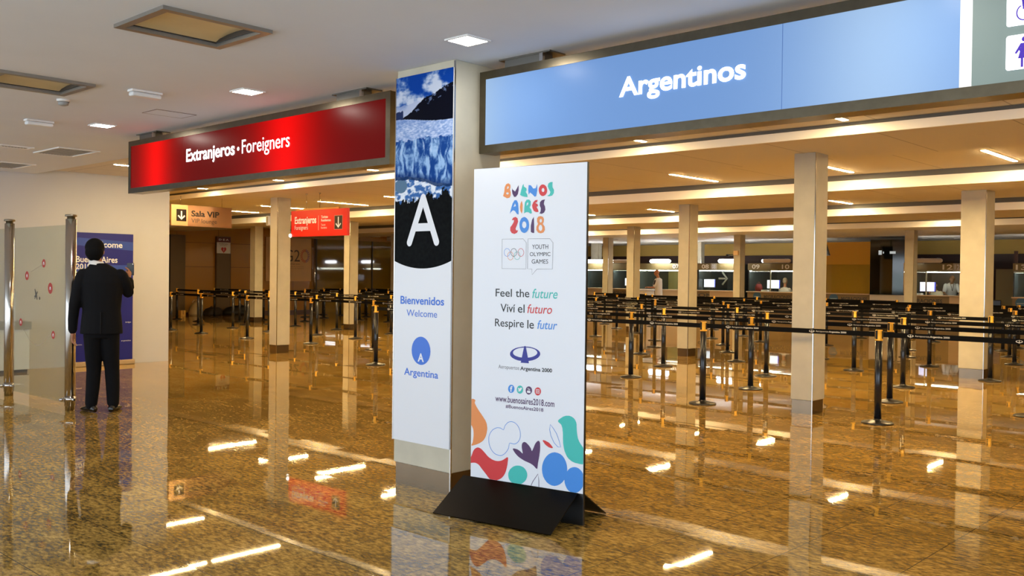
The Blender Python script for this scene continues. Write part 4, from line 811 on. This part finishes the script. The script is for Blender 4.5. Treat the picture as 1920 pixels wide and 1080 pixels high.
# ---------------------------------------------------------------- belt barrier posts
YEL = mat('belt_head_yellow', (236, 178, 52), .35); POLE = mat('post_blue_black', (34, 37, 44), .22, .3, spec=.7); BELT = mat('black_belt_webbing', (9, 9, 10), .8, spec=.15); BTXT = mat('belt_print_white', (214, 210, 200), .6)
ROWS = [[(-12.36,9.94,'V'),(-10.24,9.92,'H'),(-8.12,9.92,'H'),(-6.0,9.87,'V'),(-3.9,9.94,'V'),(-1.8,9.92,'E')],[(-23.12,11.78,'V'),(-21.43,11.72,'V'),(-19.2,11.65,'V'),(-17.01,11.88,'V'),(-14.86,11.89,'V'),(-12.69,11.75,'H'),(-10.52,11.75,'H'),(-8.35,11.66,'V'),(-6.35,11.69,'V'),(-4.48,11.79,'V'),(-2.89,11.75,'V'),(-0.79,11.75,'E')],[(-25.03,13.59,'V'),(-23.01,13.52,'V'),(-21.1,13.44,'V'),(-19.21,13.59,'V'),(-17.64,13.57,'V'),(-15.48,13.53,'H'),(-13.32,13.53,'H'),(-11.15,13.53,'H'),(-8.99,13.5,'V'),(-7.03,13.43,'V'),(-4.97,13.56,'V'),(-2.87,13.53,'E')],[(-25.72,15.34,'V'),(-24.18,15.41,'V'),(-22.8,15.39,'V'),(-20.73,15.32,'V'),(-18.47,15.34,'V'),(-16.55,15.38,'H'),(-14.62,15.38,'H'),(-12.7,15.38,'H'),(-10.78,15.39,'V'),(-8.64,15.36,'V'),(-6.47,15.43,'V'),(-4.36,15.48,'V'),(-2.26,15.38,'E')],[(-28.92,16.29,'V'),(-26.48,16.66,'V'),(-24.98,17.22,'V'),(-22.76,17.18,'H'),(-20.53,17.18,'H'),(-18.31,17.18,'H'),(-16.09,17.18,'H'),(-13.86,17.18,'H'),(-11.64,17.13,'V'),(-9.86,17.16,'V'),(-7.86,17.18,'H'),(-5.86,17.24,'V'),(-3.76,17.18,'E')],[(-27.52,18.97,'V'),(-26.59,19.11,'V'),(-24.83,19.27,'V'),(-23.23,19.17,'V'),(-21.1,18.97,'H'),(-18.96,18.97,'H'),(-16.83,18.97,'H'),(-14.7,18.97,'V'),(-12.88,18.96,'V'),(-11.02,18.97,'V'),(-8.95,18.97,'H'),(-6.88,18.99,'V'),(-4.92,18.92,'V'),(-2.65,18.97,'E')],[(-28.8,20.65,'V'),(-28.11,20.92,'V'),(-26.58,20.93,'V'),(-24.62,20.8,'H'),(-22.67,20.8,'H'),(-20.71,20.8,'H'),(-18.76,20.8,'H'),(-16.8,20.8,'H'),(-14.85,21.02,'V'),(-12.4,20.79,'V'),(-11.0,20.7,'V'),(-9.39,20.81,'V'),(-7.55,20.92,'V'),(-5.48,20.72,'V'),(-3.38,20.8,'E')],[(-28.77,22.6,'V'),(-27.21,22.45,'V'),(-25.1,22.48,'H'),(-22.98,22.48,'H'),(-20.87,22.48,'H'),(-18.75,22.48,'H'),(-16.64,22.49,'V'),(-12.42,22.45,'V'),(-10.31,22.48,'H'),(-6.08,22.47,'V'),(-3.98,22.48,'E')],[(-18.48,24.31,'V'),(-16.7,24.41,'V'),(-14.55,24.5,'V'),(-13.47,25.1,'V'),(-11.73,24.35,'H'),(-10.0,24.31,'V'),(-8.17,24.32,'V'),(-6.1,23.75,'V'),(-4.0,24.35,'E')],[(-20.27,26.06,'V'),(-18.01,25.94,'V'),(-11.76,26.0,'H'),(-9.67,25.84,'V')],[(-28.41,14.68,'V'),(-26.71,14.5,'V'),(-24.25,14.65,'V')]]
def post_proto():
    t = thing('belt_post', '-', 'barrier post', (0, 0, 0))
    MB().lathe([(.165, 0), (.165, .010), (.155, .017), (.06, .034), (.042, .040), (.042, .05)], 28).build('base', BLACK, t)
    MB().lathe([(.038, .03), (.038, .885)], 20).build('pole', POLE, t)
    m = MB(); m.lathe([(.039, .882), (.041, .886), (.041, .897), (.037, .899), (.037, .985), (.034, .998)], 20, mi=0)
    h = m.build('head', YEL, t)
    m = MB()
    for s in (-1, 1): m.box(min(s*.026, s*.041), max(s*.026, s*.041), -.011, .011, .905, .985)
    m.box(-.020, .000, -.042, -.03, .90, .992); m.build('belt_slot', mat('slot_black', (10, 10, 10), .6), h)
    return t
def belt_mesh(L):
    """belt of length L towards +x with its printed name twice"""
    m = MB(); m.box(.047, L-.047, -.0015, .0015, .922, .976); return m
def belt_print(L):
    out = []
    for x in ((.30, 1.33) if L > 1.86 else (.30,) if L > .9 else ()):
        m = MB(); out.append(m)
        m.shape([circle(x+.03, .949, .032, 18, .0135), circle(x+.03, .9515, .024, 14, .0085)], -.003); m.flat([(x+.024, .932), (x+.036, .932), (x+.031, .966), (x+.029, .966)], -.0032)
        m.text('Aeropuertos', x+.075, x+.22, .936, .960, -.003, 0, 0); m.text('Argentina 2000', x+.225, x+.42, .936, .960, -.003, 0, .03)
    return out
ROWN = ['front', 'second', 'third', 'fourth', 'fifth', 'sixth', 'seventh', 'eighth', 'ninth', 'last', 'middle']
proto = None
pos = []
for ri, row in enumerate(ROWS):
    row = sorted(row); nl = nr = 0
    vis = [p for p in row if p[2] == 'V']
    for i, p in enumerate(row):
        x, y, k = p
        y = {9.99: 9.92}.get(y, y)
        if k == 'V':
            left = [q for q in vis if q[0]/q[1] < -.93 - .0]          # those seen under the red sign
            if p in left: lab = 'yellow-headed black belt post, %s from the left in the %s row under the red sign' % (ORD[left.index(p)], ROWN[ri])
            else:
                right = [q for q in vis if q not in left][::-1]; lab = 'yellow-headed black belt post, %s from the right in the %s row under the blue sign' % (ORD[right.index(p)], ROWN[ri])
            grp = 'belt posts of the queue barriers'
        elif k == 'H': lab = 'yellow-headed black belt post standing out of sight behind a column or the standee'; grp = 'belt posts out of sight'
        else: lab = 'yellow-headed black belt post at the outer end of its queue row'; grp = 'end belt posts'
        if proto is None: proto = post_proto(); o = proto; o.location = (x, y, 0); o['label'] = lab
        else: o = dup(proto, (x, y, 0), 0, lab)
        for c in list(o.children):
            if c.name.startswith('belt.') or c.name == 'belt': bpy.data.objects.remove(c)
        o['group'] = grp
        pos.append((o, ri, i, x, y))
for n, (o, ri, i, x, y) in enumerate(pos):
    if n+1 < len(pos) and pos[n+1][1] == ri:
        x2, y2 = pos[n+1][3:]; L = math.hypot(x2-x, y2-y)
        if .6 < L < 4.7:
            b = belt_mesh(L).build('belt', BELT, o, rz=math.atan2(y2-y, x2-x))
            for pm_ in belt_print(L) if ri < 8 else (): pm_.build('belt_lettering', BTXT, b)


# ---------------------------------------------------------------- passport booths along the back
HEAD = mat('booth_header_olive', (136, 120, 78), .45); CFRONT = mat('counter_front_taupe', (150, 128, 96), .5); CPALE = mat('counter_pale', (224, 198, 164), .5)
NUMW = mat('number_white', (250, 244, 226), .5); GREYL = mat('grey_letter', (86, 84, 84), .5); LOGOB = mat('logo_blue', (70, 118, 160), .4); SLATE = mat('booth_interior_slate', (62, 70, 72), .35)
OLG = mat('olive_reflection_wall', (176, 166, 104), .4)  # olive imitates the bright reflections in the booth glass
LAMP = mat('booth_lamp_lit', (255, 255, 255), .4, emit=BOOTH_L, ecol=(.95, .97, 1.0)); LAMPD = mat('booth_lamp_unlit', (226, 208, 186), .4)
INLAMP = mat('booth_inner_lamp', (255, 255, 250), .4, emit=34., ecol=(1, .95, .85))
BY = 30.5
def booth(label, x0, x1, num=None, numx=None, text=None, logo=None, header=True, pale=None, rear=SLATE, side_num=None, frame=None):
    t = thing('passport_booth', label, 'booth', (x0, BY, 0)); W = x1-x0
    MB().box(0, W, 0, .06, .0, 1.05).build('counter_front', CFRONT, t)
    MB().box(-.005, W+.005, -.10, .42, 1.05, 1.084, bev=.006).build('worktop', CPALE, t)
    MB().box(.04, W-.04, .10, .35, .72, .75).build('inner_desk', CPALE, t)
    MB().box(0, .04, .06, 2.2, 0, 2.06).build('side_panel', SLATE, t); MB().box(W-.04, W, .06, 2.2, 0, 2.06).build('side_panel', SLATE, t)
    MB().box(.04, W-.04, 2.16, 2.2, 0, 2.06).build('rear_panel', rear, t)
    if pale:
        MB().box(pale[0]-x0, pale[1]-x0, -.012, 0, .25, 1.05).build('pale_panel', CPALE, t)
    if header:
        MB().box(.06, W-.06, .07, .10, 1.80, 1.825).build('inner_lamp', INLAMP, t)
        hd = MB().box(0, W, 0, .05, 1.845, 2.09).build('header', HEAD, t)
        if num:
            m = MB(); m.text(num, numx-x0, numx-x0+.30, 1.89, 2.05, -.003, 0, .02); m.build('number', NUMW, hd)
        if side_num:
            MB().box(side_num[1]-x0-.05, side_num[1]-x0+.20, -.006, 0, 1.86, 2.09).build('number_plate', mat('plate_pale', (180, 172, 150), .5), hd)
            m = MB(); m.text(side_num[0], side_num[1]-x0, side_num[1]-x0+.15, 1.89, 2.05, -.009, 0, .02); m.build('number', PRW, hd)
    MB().box(.04, W-.04, .022, .028, 1.085, 1.845 if header else 2.05).build('glass', GLASS, t)
    if frame:
        m = MB(); a, b = frame[0]-x0, frame[1]-x0; m.box(a, b, .03, .05, 1.80, 1.84); m.box(b-.04, b, .03, .05, 1.085, 1.80); m.build('frame', mat('frame_pale', (214, 208, 188), .5), t)
    if text:
        m = MB(); m.text(text, logo+.26-x0 if logo else .05, min(W-.1, (logo+.26-x0 if logo else .05)+1.05), .83, .965, -.004, 0, .03); m.build('lettering', GREYL, t)
    if logo:
        m = MB(); m.shape([circle(logo-x0, .91, .155)], -.006); l = m.build('round_logo', LOGOB, t)
        m = MB(); m.flat([(logo-x0-.11, .885), (logo-x0+.11, .885), (logo-x0+.12, .91), (logo-x0-.12, .91)], -.009); m.build('logo_band', mat('logo_pale', (170, 196, 214), .5), l)
    return t
booth('booth at the end of the row beside the white pillar, under a glowing tube lamp', -24.25, -23.0, pale=(-24.2, -23.1), rear=OLG)
booth('booth between two far columns with a grey lettered counter', -22.85, -21.75, text='MIGRACIONES', frame=(-22.8, -21.8))
booth('booth 07 behind the bald man in the white polo shirt', -21.6, -18.95, num='07', numx=-19.95, pale=(-20.6, -19.2), rear=OLG)
booth('booth 08 with an arrow on its dark glass', -18.85, -17.15, num='08', numx=-18.66, text='ONES', side_num=('08', -18.22), pale=(-18.3, -17.25))
t = thing('arrow_sticker', 'large pale arrow sticker on the dark glass of booth 08', 'sticker', (-17.95, BY+.018, 0))
m = MB(); m.flat([(0, 1.50), (.30, 1.50), (.30, 1.56), (0, 1.56)], 0); m.stroke([(.16, 1.76), (.36, 1.53), (.16, 1.30)], .07, -.001); m.build('arrow', mat('arrow_pale', (140, 148, 130), .5), t)
booth('booth 09 and 10 with a blue round logo and lettered counter', -16.75, -14.3, num='09', numx=-16.58, text='MIGRACIONES', logo=-16.36, side_num=None, frame=(-16.6, -15.85), rear=SLATE)
t = thing('number_sign', 'number 10 sign on the shared header above the pale-haired officer', 'sign', (-15.42, BY-.004, 0)); m = MB(); m.text('10', 0, .28, 1.89, 2.05, 0, 0, .02); m.build('number', NUMW, t)
t = booth('booth with tall glass painted with a yellow reflection, and lettered counter', -13.95, -12.28, text='MIGRACIONES', logo=-13.52, header=False)
MB().box(.02, 1.64, .03, .05, 1.085, 2.80).build('tall_panel', mat('painted_reflection_glass', (226, 172, 66), .12, 0., spec=.9), t)  # golden reflection of the hall is painted in as base colour
t = thing('glass_cabin', 'tall dark glass cabin with white base between two booths', 'cabin', (-12.22, 30.3, 0))
MB().box(0, 1.1, 0, .9, .12, 1.07, bev=.01).build('base_panel', mat('cabin_white', (232, 228, 222), .4), t)
m = MB(); pr = [(0, 0), (.35, -.06), (.75, -.06), (1.1, 0), (1.1, .9), (0, .9)]; m.prism(pr, 'z', 1.07, 2.85); m.build('dark_glass', mat('cabin_dark_glass', (22, 30, 34), .06, spec=.8), t)
MB().box(0, 1.1, .0, .9, 0, .12).build('plinth', DARKM, t)
m = MB(); m.box(.30, .40, -.075, -.062, 2.36, 2.50); m.box(.44, .47, -.075, -.062, 2.40, 2.46); m.box(.66, .84, -.075, -.055, 2.39, 2.47); m.build('display', mat('cabin_display', (200, 214, 220), .3, emit=.35), t)
m = MB(); m.box(1.085, 1.105, -.015, 0, 1.1, 2.1); m.build('edge_strip', CHROME, t)
booth('booth 12 with two men behind its counter', -11.11, -9.45, num='12', numx=-10.02, text='MIGRACIONES', side_num=('12', -9.66), pale=(-9.80, -9.47), frame=(-10.95, -10.5), rear=SLATE)
booth('booth 13 at the right edge with a blue round logo', -8.02, -6.3, num='13', numx=-7.94, text='MIGRACIONES', logo=-7.78, frame=(-8.0, -7.6))
o = structure(MB().box(-8.62, -8.12, 31.0, 31.06, 0, 1.92), 'door_1', mat('olive_door', (128, 120, 92), .6))
structure(MB().box(-8.12, -8.03, 30.98, 31.08, 0, 2.47), 'trim_6', BROWN)
def booth_lamp(x, label, lit, L=.92, z=2.17, y=BY-.25):
    t = thing('booth_lamp', label, 'lamp', (x, y, z), group='tube lamps above the booths')
    m = MB(); r = .07
    m.lathe([(r*.55, -L/2), (r*.9, -L/2+.03), (r, -L/2+.07), (r, L/2-.07), (r*.9, L/2-.03), (r*.55, L/2)], 16, axis='x'); m.build('tube', LAMP if lit else LAMPD, t)
    if not lit: MB().lathe([(.05, -L/2-.02), (.055, -L/2+.01)], 12, axis='x').build('glowing_end', LAMP, t)
    m = MB()
    for s in (-1, 1): m.box(s*L*.3-.01, s*L*.3+.01, -.01, .248, .068, .088); m.box(s*L*.3-.01, s*L*.3+.01, .22, .248, -.085, .088)
    m.build('bracket', mat('lamp_bracket', (120, 116, 108), .4, .8), t)
booth_lamp(-23.5, 'glowing tube lamp over the booth beside the white pillar', True)
booth_lamp(-20.35, 'glowing tube lamp above the bald man in the white polo shirt', True)
booth_lamp(-17.45, 'glowing tube lamp above booth 08', True, .7)
booth_lamp(-15.5, 'dim tube lamp with one glowing end above booth 10', False, 1.05)
booth_lamp(-10.35, 'dim tube lamp with one glowing end above booth 12', False, .8)
booth_lamp(-22.2, 'dim tube lamp above the booth between two far columns', False, .8)
def monitor(x, y, rz, label, c=(214, 222, 240)):
    t = thing('monitor', label, 'monitor', (x, y, 1.086), rz)
    MB().box(-.10, .10, -.08, .08, 0, .012, bev=.003).build('stand', BLACK, t); MB().box(-.02, .02, .02, .04, .01, .18).build('neck', BLACK, t)
    MB().box(-.25, .25, 0, .03, .10, .42, bev=.004).build('case', BLACK, t)
    s = MB().box(-.238, .238, -.002, .001, .115, .408).build('screen', mat('screen_%d_%d_%d' % c, c, .3, emit=.9), t)
    MB().box(.205, .238, -.003, -.002, .115, .408).build('blue_bar', mat('screen_blue', (70, 80, 210), .3, emit=.7), s)
monitor(-18.52, 30.85, 0, 'monitor glowing white and blue on the desk of booth 08')
monitor(-15.9, 30.83, .05, 'monitor with two small portraits in front of the pale-haired officer', (232, 236, 246))
monitor(-10.57, 30.83, .0, 'lavender glowing monitor on the desk of booth 12', (196, 196, 236))
monitor(-22.2, 30.85, 0, 'white and blue monitor in the booth between two far columns')
t = thing('paper_stack', 'small white stack of papers on the worktop of booth 12', 'papers', (-10.87, 30.75, 1.086)); MB().box(-.16, .16, -.10, .10, 0, .05).build('sheets', PRW, t)
t = thing('paper_stack', 'small pale stack of papers on the worktop of booth 09', 'papers', (-16.13, 30.66, 1.086)); MB().box(-.12, .12, -.08, .08, 0, .06).build('sheets', PRW, t)
t = thing('red_bag', 'dark red bag on the desk inside booth 09', 'bag', (-16.45, 30.78, 1.086)); m = MB(); m.loft([((0, 0, 0), (.13, 0, 0), (0, .08, 0)), ((0, 0, .12), (.15, 0, 0), (0, .09, 0)), ((0, 0, .26), (.10, 0, 0), (0, .05, 0))], 14); m.build('bag_body', mat('bag_red', (110, 24, 20), .7), t)
m = MB(); m.limb([((-.06, 0, .25), .008), ((-.03, 0, .33), .008), ((.03, 0, .33), .008), ((.06, 0, .25), .008)], 6); m.build('handle', mat('bag_red', (110, 24, 20), .7), t)
def chair(x, y, rz, label):
    t = thing('office_chair', label, 'chair', (x, y, 0), rz)
    MB().box(-.22, .22, -.20, .22, .42, .46, bev=.015).build('seat', BLACK, t); MB().box(-.20, .20, -.29, -.25, .52, .98, bev=.02).build('backrest', BLACK, t)
    MB().lathe([(.03, .06), (.03, .42)], 10).build('post', CHROME, t); m = MB()
    for k in range(5):
        a = k*1.2566; m.limb([((0, 0, .07), .02), ((.26*math.cos(a), .26*math.sin(a), .03), .022)], 8)
    m.box(-.02, .02, -.29, -.18, .43, .47); m.box(-.02, .02, -.29, -.26, .43, .54); m.build('base', BLACK, t)
chair(-15.92, 31.72, 0, 'black office chair under the pale-haired officer'); chair(-10.57, 31.56, math.radians(190), 'black office chair under the young man at booth 12'); chair(-8.45, 30.3, math.radians(200), 'dark chair back in front of the olive door beside booth 13')
t = thing('writing_desk', 'tall white desk at which the bald man in the polo shirt stands', 'desk', (-20.42, 29.28, 0))
MB().box(-.28, .28, -.3, .3, 0, 1.04, bev=.01).build('body', mat('desk_white', (232, 222, 212), .5), t); MB().box(-.31, .31, -.33, .33, 1.04, 1.075, bev=.006).build('top', PRW, t)
for x, y, lab in ((-12.5, 27.6, 'slim black hanging screen beside the dark glass cabin, seen edge on'), (-13.28, 27.4, 'slim black hanging screen beside the tall slim column, seen edge on')):
    t = thing('hanging_screen', lab, 'screen', (x, y, 0), math.radians(-52))
    vs = [(-.30, 0, 2.28), (.30, 0, 2.28), (.30, .06, 2.27), (-.30, .06, 2.27), (-.30, -.14, 2.72), (.30, -.14, 2.72), (.30, -.08, 2.73), (-.30, -.08, 2.73)]
    MB().add(vs, [(0, 1, 2, 3), (4, 7, 6, 5), (0, 4, 5, 1), (1, 5, 6, 2), (2, 6, 7, 3), (3, 7, 4, 0)]).build('panel', BLACK, t)
    MB().lathe([(.02, 2.6), (.02, CZ)], 10, (0, -.06, 0)).build('hanger', CHROME, t)

# ---------------------------------------------------------------- foreigners hall on the left
t = thing('hanging_sign', 'beige hanging sign with a down arrow for the lounge, beside the white wall corner', 'sign', (-16.5, 8.40, 0), math.pi/2)
SB = mat('sign_beige_reflection_toned', (146, 108, 80), .12, .2)  # darker than the pale field: a glossy reflection put into the colour
MB().box(0, 1.25, 0, .05, 2.39, 2.785, bev=.003).build('board', SB, t); MB().box(0, .33, -.002, 0, 2.392, 2.783).build('pale_field', mat('sign_field_cream', (196, 158, 120), .3), t)
m = MB(); m.shape([rrect(.10, .30, 2.475, 2.70, .01)], -.004); a = m.build('arrow_square', mat('arrow_black', (22, 14, 18), .4), t)
def arrow(m, x, z, h, w, th, y):
    m.flat([(x-th/2, z-h/2+th), (x+th/2, z-h/2+th), (x+th/2, z+h/2), (x-th/2, z+h/2)], y); m.stroke([(x-w/2, z-h/2+w/2+th*.4), (x, z-h/2+th*.4), (x+w/2, z-h/2+w/2+th*.4)], th, y-.0006)
m = MB(); arrow(m, .20, 2.585, .16, .13, .028, -.006); m.build('arrow', PRW, a)
m = MB(); let(m, 'Sala VIP', .40, .98, 2.575, 2.69, .03, y=-.003); m.build('lettering', mat('sign_black', (24, 18, 16), .4), t)
m = MB(); let(m, 'VIP lounge', .40, .93, 2.43, 2.54, y=-.003); m.build('lettering', mat('sign_dark_brown', (48, 34, 24), .4), t)
m = MB()
for x in (.2, 1.05): m.lathe([(.004, 2.785), (.004, CZ)], 6, (x, .025, 0))
m.build('hanging_wire', CHROME, t)
t = thing('hanging_sign', 'small red hanging sign with a down arrow for foreigners, beside the slim column', 'sign', (-14.56, 9.72, 0), math.radians(2))
MB().box(0, 1.60, 0, .05, 2.185, 2.655, bev=.003).build('board', mat('sign_red', (206, 8, 14), .3, emit=.10), t)
MB().box(.12, 1.35, .01, .04, 2.655, 2.685).build('top_rail', mat('rail_ochre', (206, 140, 60), .4), t)
m = MB(); let(m, 'Extranjeros', .11, .74, 2.375, 2.545, .03); let(m, 'Foreigners', .11, .50, 2.285, 2.385); let(m, 'Turistas', .88, 1.07, 2.50, 2.545, .02); let(m, 'Residentes', .88, 1.15, 2.44, 2.485, .02); let(m, 'Tourist', .88, 1.0, 2.365, 2.40); let(m, 'Residents', .88, 1.04, 2.315, 2.35); m.flat([(.80, 2.29), (.806, 2.29), (.806, 2.55), (.80, 2.55)], -.002); m.build('lettering', PRW, t)
m = MB(); m.shape([rrect(1.245, 1.475, 2.29, 2.54, .006)], -.0015); a = m.build('arrow_square', mat('arrow_frame', (196, 120, 110), .5), t)
m = MB(); m.shape([rrect(1.255, 1.465, 2.30, 2.53, .005)], -.0025); m.build('square_field', mat('arrow_black', (22, 14, 18), .4), a); m = MB(); arrow(m, 1.36, 2.415, .19, .13, .026, -.004); m.build('arrow', PRW, a)
m = MB()
for x in (.42, .80): m.lathe([(.004, 2.685), (.004, CZ-.01)], 6, (x, .025, 0)); m.lathe([(.02, CZ-.02), (.02, CZ)], 8, (x, .025, 0))
m.build('hanging_wire', CHROME, t)
MB().ell((-.02, .0, 2.21), (.035, .03, .035), 12, 8).build('end_lamp', mat('small_white_lamp', (255, 250, 240), .4, emit=2.5), t)
WX = -31.0
t = thing('pilaster', 'dark taupe wall pilaster carrying the heart sign in the foreigners hall', 'pilaster', (WX+.001, 17.47, 0), math.pi/2)
MB().box(0, .56, -.12, 0, 0, 2.83).build('shaft', mat('taupe_pilaster', (104, 84, 52), .5), t); MB().box(.55, .565, -.125, -.01, 0, 2.2).build('edge_strip', DARKM, t)
t = thing('heart_sign', 'white and dark red first aid sign with a red heart on the taupe pilaster', 'sign', (WX+.13, 17.46, 0), math.pi/2)
MB().box(0, .54, -.02, 0, 2.22, 2.62).build('white_panel', PRW, t); hdr = MB().box(0, .54, -.022, 0, 2.62, 2.80).build('header_panel', mat('maroon', (92, 14, 24), .4), t)
m = MB(); m.text('D E A', .07, .47, 2.68, 2.75, -.024, 0, .03); m.build('lettering', PRW, hdr)
hp = [(.27+.105*math.sin(a)**3, 2.35+.0075*(13*math.cos(a)-5*math.cos(2*a)-2*math.cos(3*a)-math.cos(4*a))) for a in [2*math.pi*k/40 for k in range(40)]]
m = MB(); m.shape([hp], -.022); h = m.build('heart', mat('heart_red', (188, 28, 40), .4), t); m = MB(); m.flat([(.275, 2.40), (.25, 2.34), (.268, 2.34), (.258, 2.29), (.292, 2.355), (.272, 2.355), (.288, 2.40)], -.024); m.build('bolt', PRW, h)
m = MB(); let(m, 'Desfibrilador', .09, .45, 2.545, 2.58, .01, y=-.022); let(m, 'automatico', .12, .40, 2.50, 2.53, y=-.022); m.build('lettering', mat('sign_brown', (92, 70, 52), .4), t)
t = thing('pilaster', 'plain shaded wall pilaster beside the white wall corner', 'pilaster', (WX+.001, 15.7, 0), math.pi/2)
MB().box(0, .56, -.12, 0, 0, 2.83).build('shaft', mat('taupe_pilaster', (104, 84, 52), .5), t); MB().box(-.01, .0, -.12, -.01, 0, 2.83).build('edge_strip', DARKM, t)
structure(MB().box(-31, -30.93, 7.68, 21.75, 0, .09), 'baseboard_hall', mat('brown_base', (88, 58, 34), .4))
t = thing('poster', 'beige summit poster with large numerals and a dotted ring on the ochre wall', 'poster', (WX+.002, 19.55, 0), math.pi/2)
MB().box(0, 2.05, -.05, 0, 1.22, 2.90).build('board', mat('poster_beige', (214, 172, 116), .5, var=.05, vscale=3), t)
m = MB(); let(m, 'G2', .82, 1.52, 1.98, 2.44, y=-.052); m.build('lettering', mat('poster_dark', (84, 66, 44), .5), t)
m = MB()
for k in range(20):
    a = 2*math.pi*k/20; c = Vector((1.76+.17*math.cos(a), 2.21+.22*math.sin(a))); d = Vector((math.cos(a), math.sin(a)*1.2)).normalized()*.05
    m.stroke([(c.x-d.x, c.y-d.y), (c.x+d.x, c.y+d.y)], .030, -.052, 0 if -1.2 < math.sin(a)-math.cos(a) and math.cos(a) < .2 else 1)
m.build('dotted_ring', [mat('poster_red', (196, 80, 50), .5), mat('poster_violet', (110, 80, 120), .5)], t)
m = MB(); let(m, 'ARGENTINA 2018', .82, 1.50, 1.86, 1.91, y=-.052); let(m, 'construyendo consenso', .82, 1.7, 1.77, 1.80, y=-.052); let(m, 'para un desarrollo equitativo', .82, 1.7, 1.70, 1.73, y=-.052); m.build('lettering', mat('sign_brown', (92, 70, 52), .4), t)
t = thing('steel_post', 'tall thin steel post beside the beige summit poster', 'post', (WX+.12, 21.72, 0)); MB().lathe([(.045, 0), (.045, 2.9)], 14).build('tube', CHROME, t); MB().lathe([(.10, 0), (.10, .02), (.05, .03)], 14).build('base', CHROME, t)
o = structure(MB().box(-31, -30.94, 21.8, 33.9, 0, 2.9), 'window_1', mat('olive_reflection_glass', (128, 98, 20), .04, spec=.8))  # olive-gold base colour stands in for the hall reflected in the glass
for k, y in enumerate((21.8, 23.2, 24.6, 26.0)): MB().box(-30.94, -30.90, y, y+.05, 0, 2.9).build('mullion', mat('mullion_bronze', (70, 58, 38), .4, .6), o)
def sack(name, label, c, r, m, cat='bag'):
    t = thing(name, label, cat, (c[0], c[1], 0)); b = MB(); rings = []
    for k, (f, h) in enumerate(((.90, 0), (1, .18), (.97, .45), (.82, .75), (.5, .95), (.15, 1.0))): rings.append(((.03*math.sin(k*2.), .02*k, h*r[2]), (0, r[0]*f, 0), (-r[1]*f, 0, 0)))
    b.loft(rings, 22); o = b.build('sack_body', m, t)
    for v in o.data.vertices: v.co += Vector((1, 1, .5))*.035*mnoise.noise(v.co*5) if v.co.z > .01 else Vector((0, 0, 0))
    b = MB(); b.limb([((0, -.10, r[2]*.9), .015), ((.02, -.03, r[2]*1.08), .014), ((.02, .06, r[2]*1.08), .014), ((0, .12, r[2]*.9), .015)], 8); b.build('strap', m, t)
sack('duffel_bag', 'low black bag lying on the floor below the heart sign', (-30.35, 18.1, 0), (.72, .30, .34), mat('bag_black', (12, 11, 12), .6))
sack('duffel_bag', 'brown dark bag lying against the black bag on the floor', (-30.3, 16.98, 0), (.36, .28, .30), mat('bag_brown', (40, 28, 20), .7))
sack('plastic_sack', 'pale crumpled plastic sack on the floor beside the dark bags', (-30.4, 16.38, 0), (.22, .25, .52), mat('sack_pale', (190, 172, 130), .35), 'sack')
t = thing('small_carton', 'small yellow carton on the floor beside the pale sack', 'box', (-30.5, 15.95, 0)); MB().box(-.09, .09, -.09, .09, 0, .19, bev=.004).build('carton', mat('carton_yellow', (222, 176, 84), .6), t); MB().box(-.091, .091, -.02, .02, .05, .191).build('tape', mat('tape_brown', (170, 120, 60), .4), t)
t = thing('wall_speaker', 'small white box speaker on the side of the slim column under the red sign', 'speaker', (-15.575, 9.93, 2.52)); MB().box(-.04, .041, -.07, .07, -.09, .09, bev=.006).build('case', WHITE, t); MB().box(-.036, .03, -.074, -.069, -.08, .08).build('grille', mat('speaker_grille', (150, 140, 120), .6), t)
t = thing('junction_box', 'small white box near the top of the column between booths 08 and 09', 'box', (-15.28, 27.06, 2.36)); MB().box(-.08, .08, -.05, .037, -.07, .07, bev=.006).build('case', mat('box_cream', (236, 200, 150), .5), t)
t = thing('security_camera', 'small black security camera beside the white box on the column', 'camera', (-15.55, 27.12, 2.30)); MB().box(-.05, .152, -.02, .02, .0, .02).build('arm', BLACK, t); m = MB(); m.lathe([(.025, -.1), (.035, -.08), (.035, .06)], 12, (-.06, 0, -.01), axis='y'); m.build('camera_body', BLACK, t)
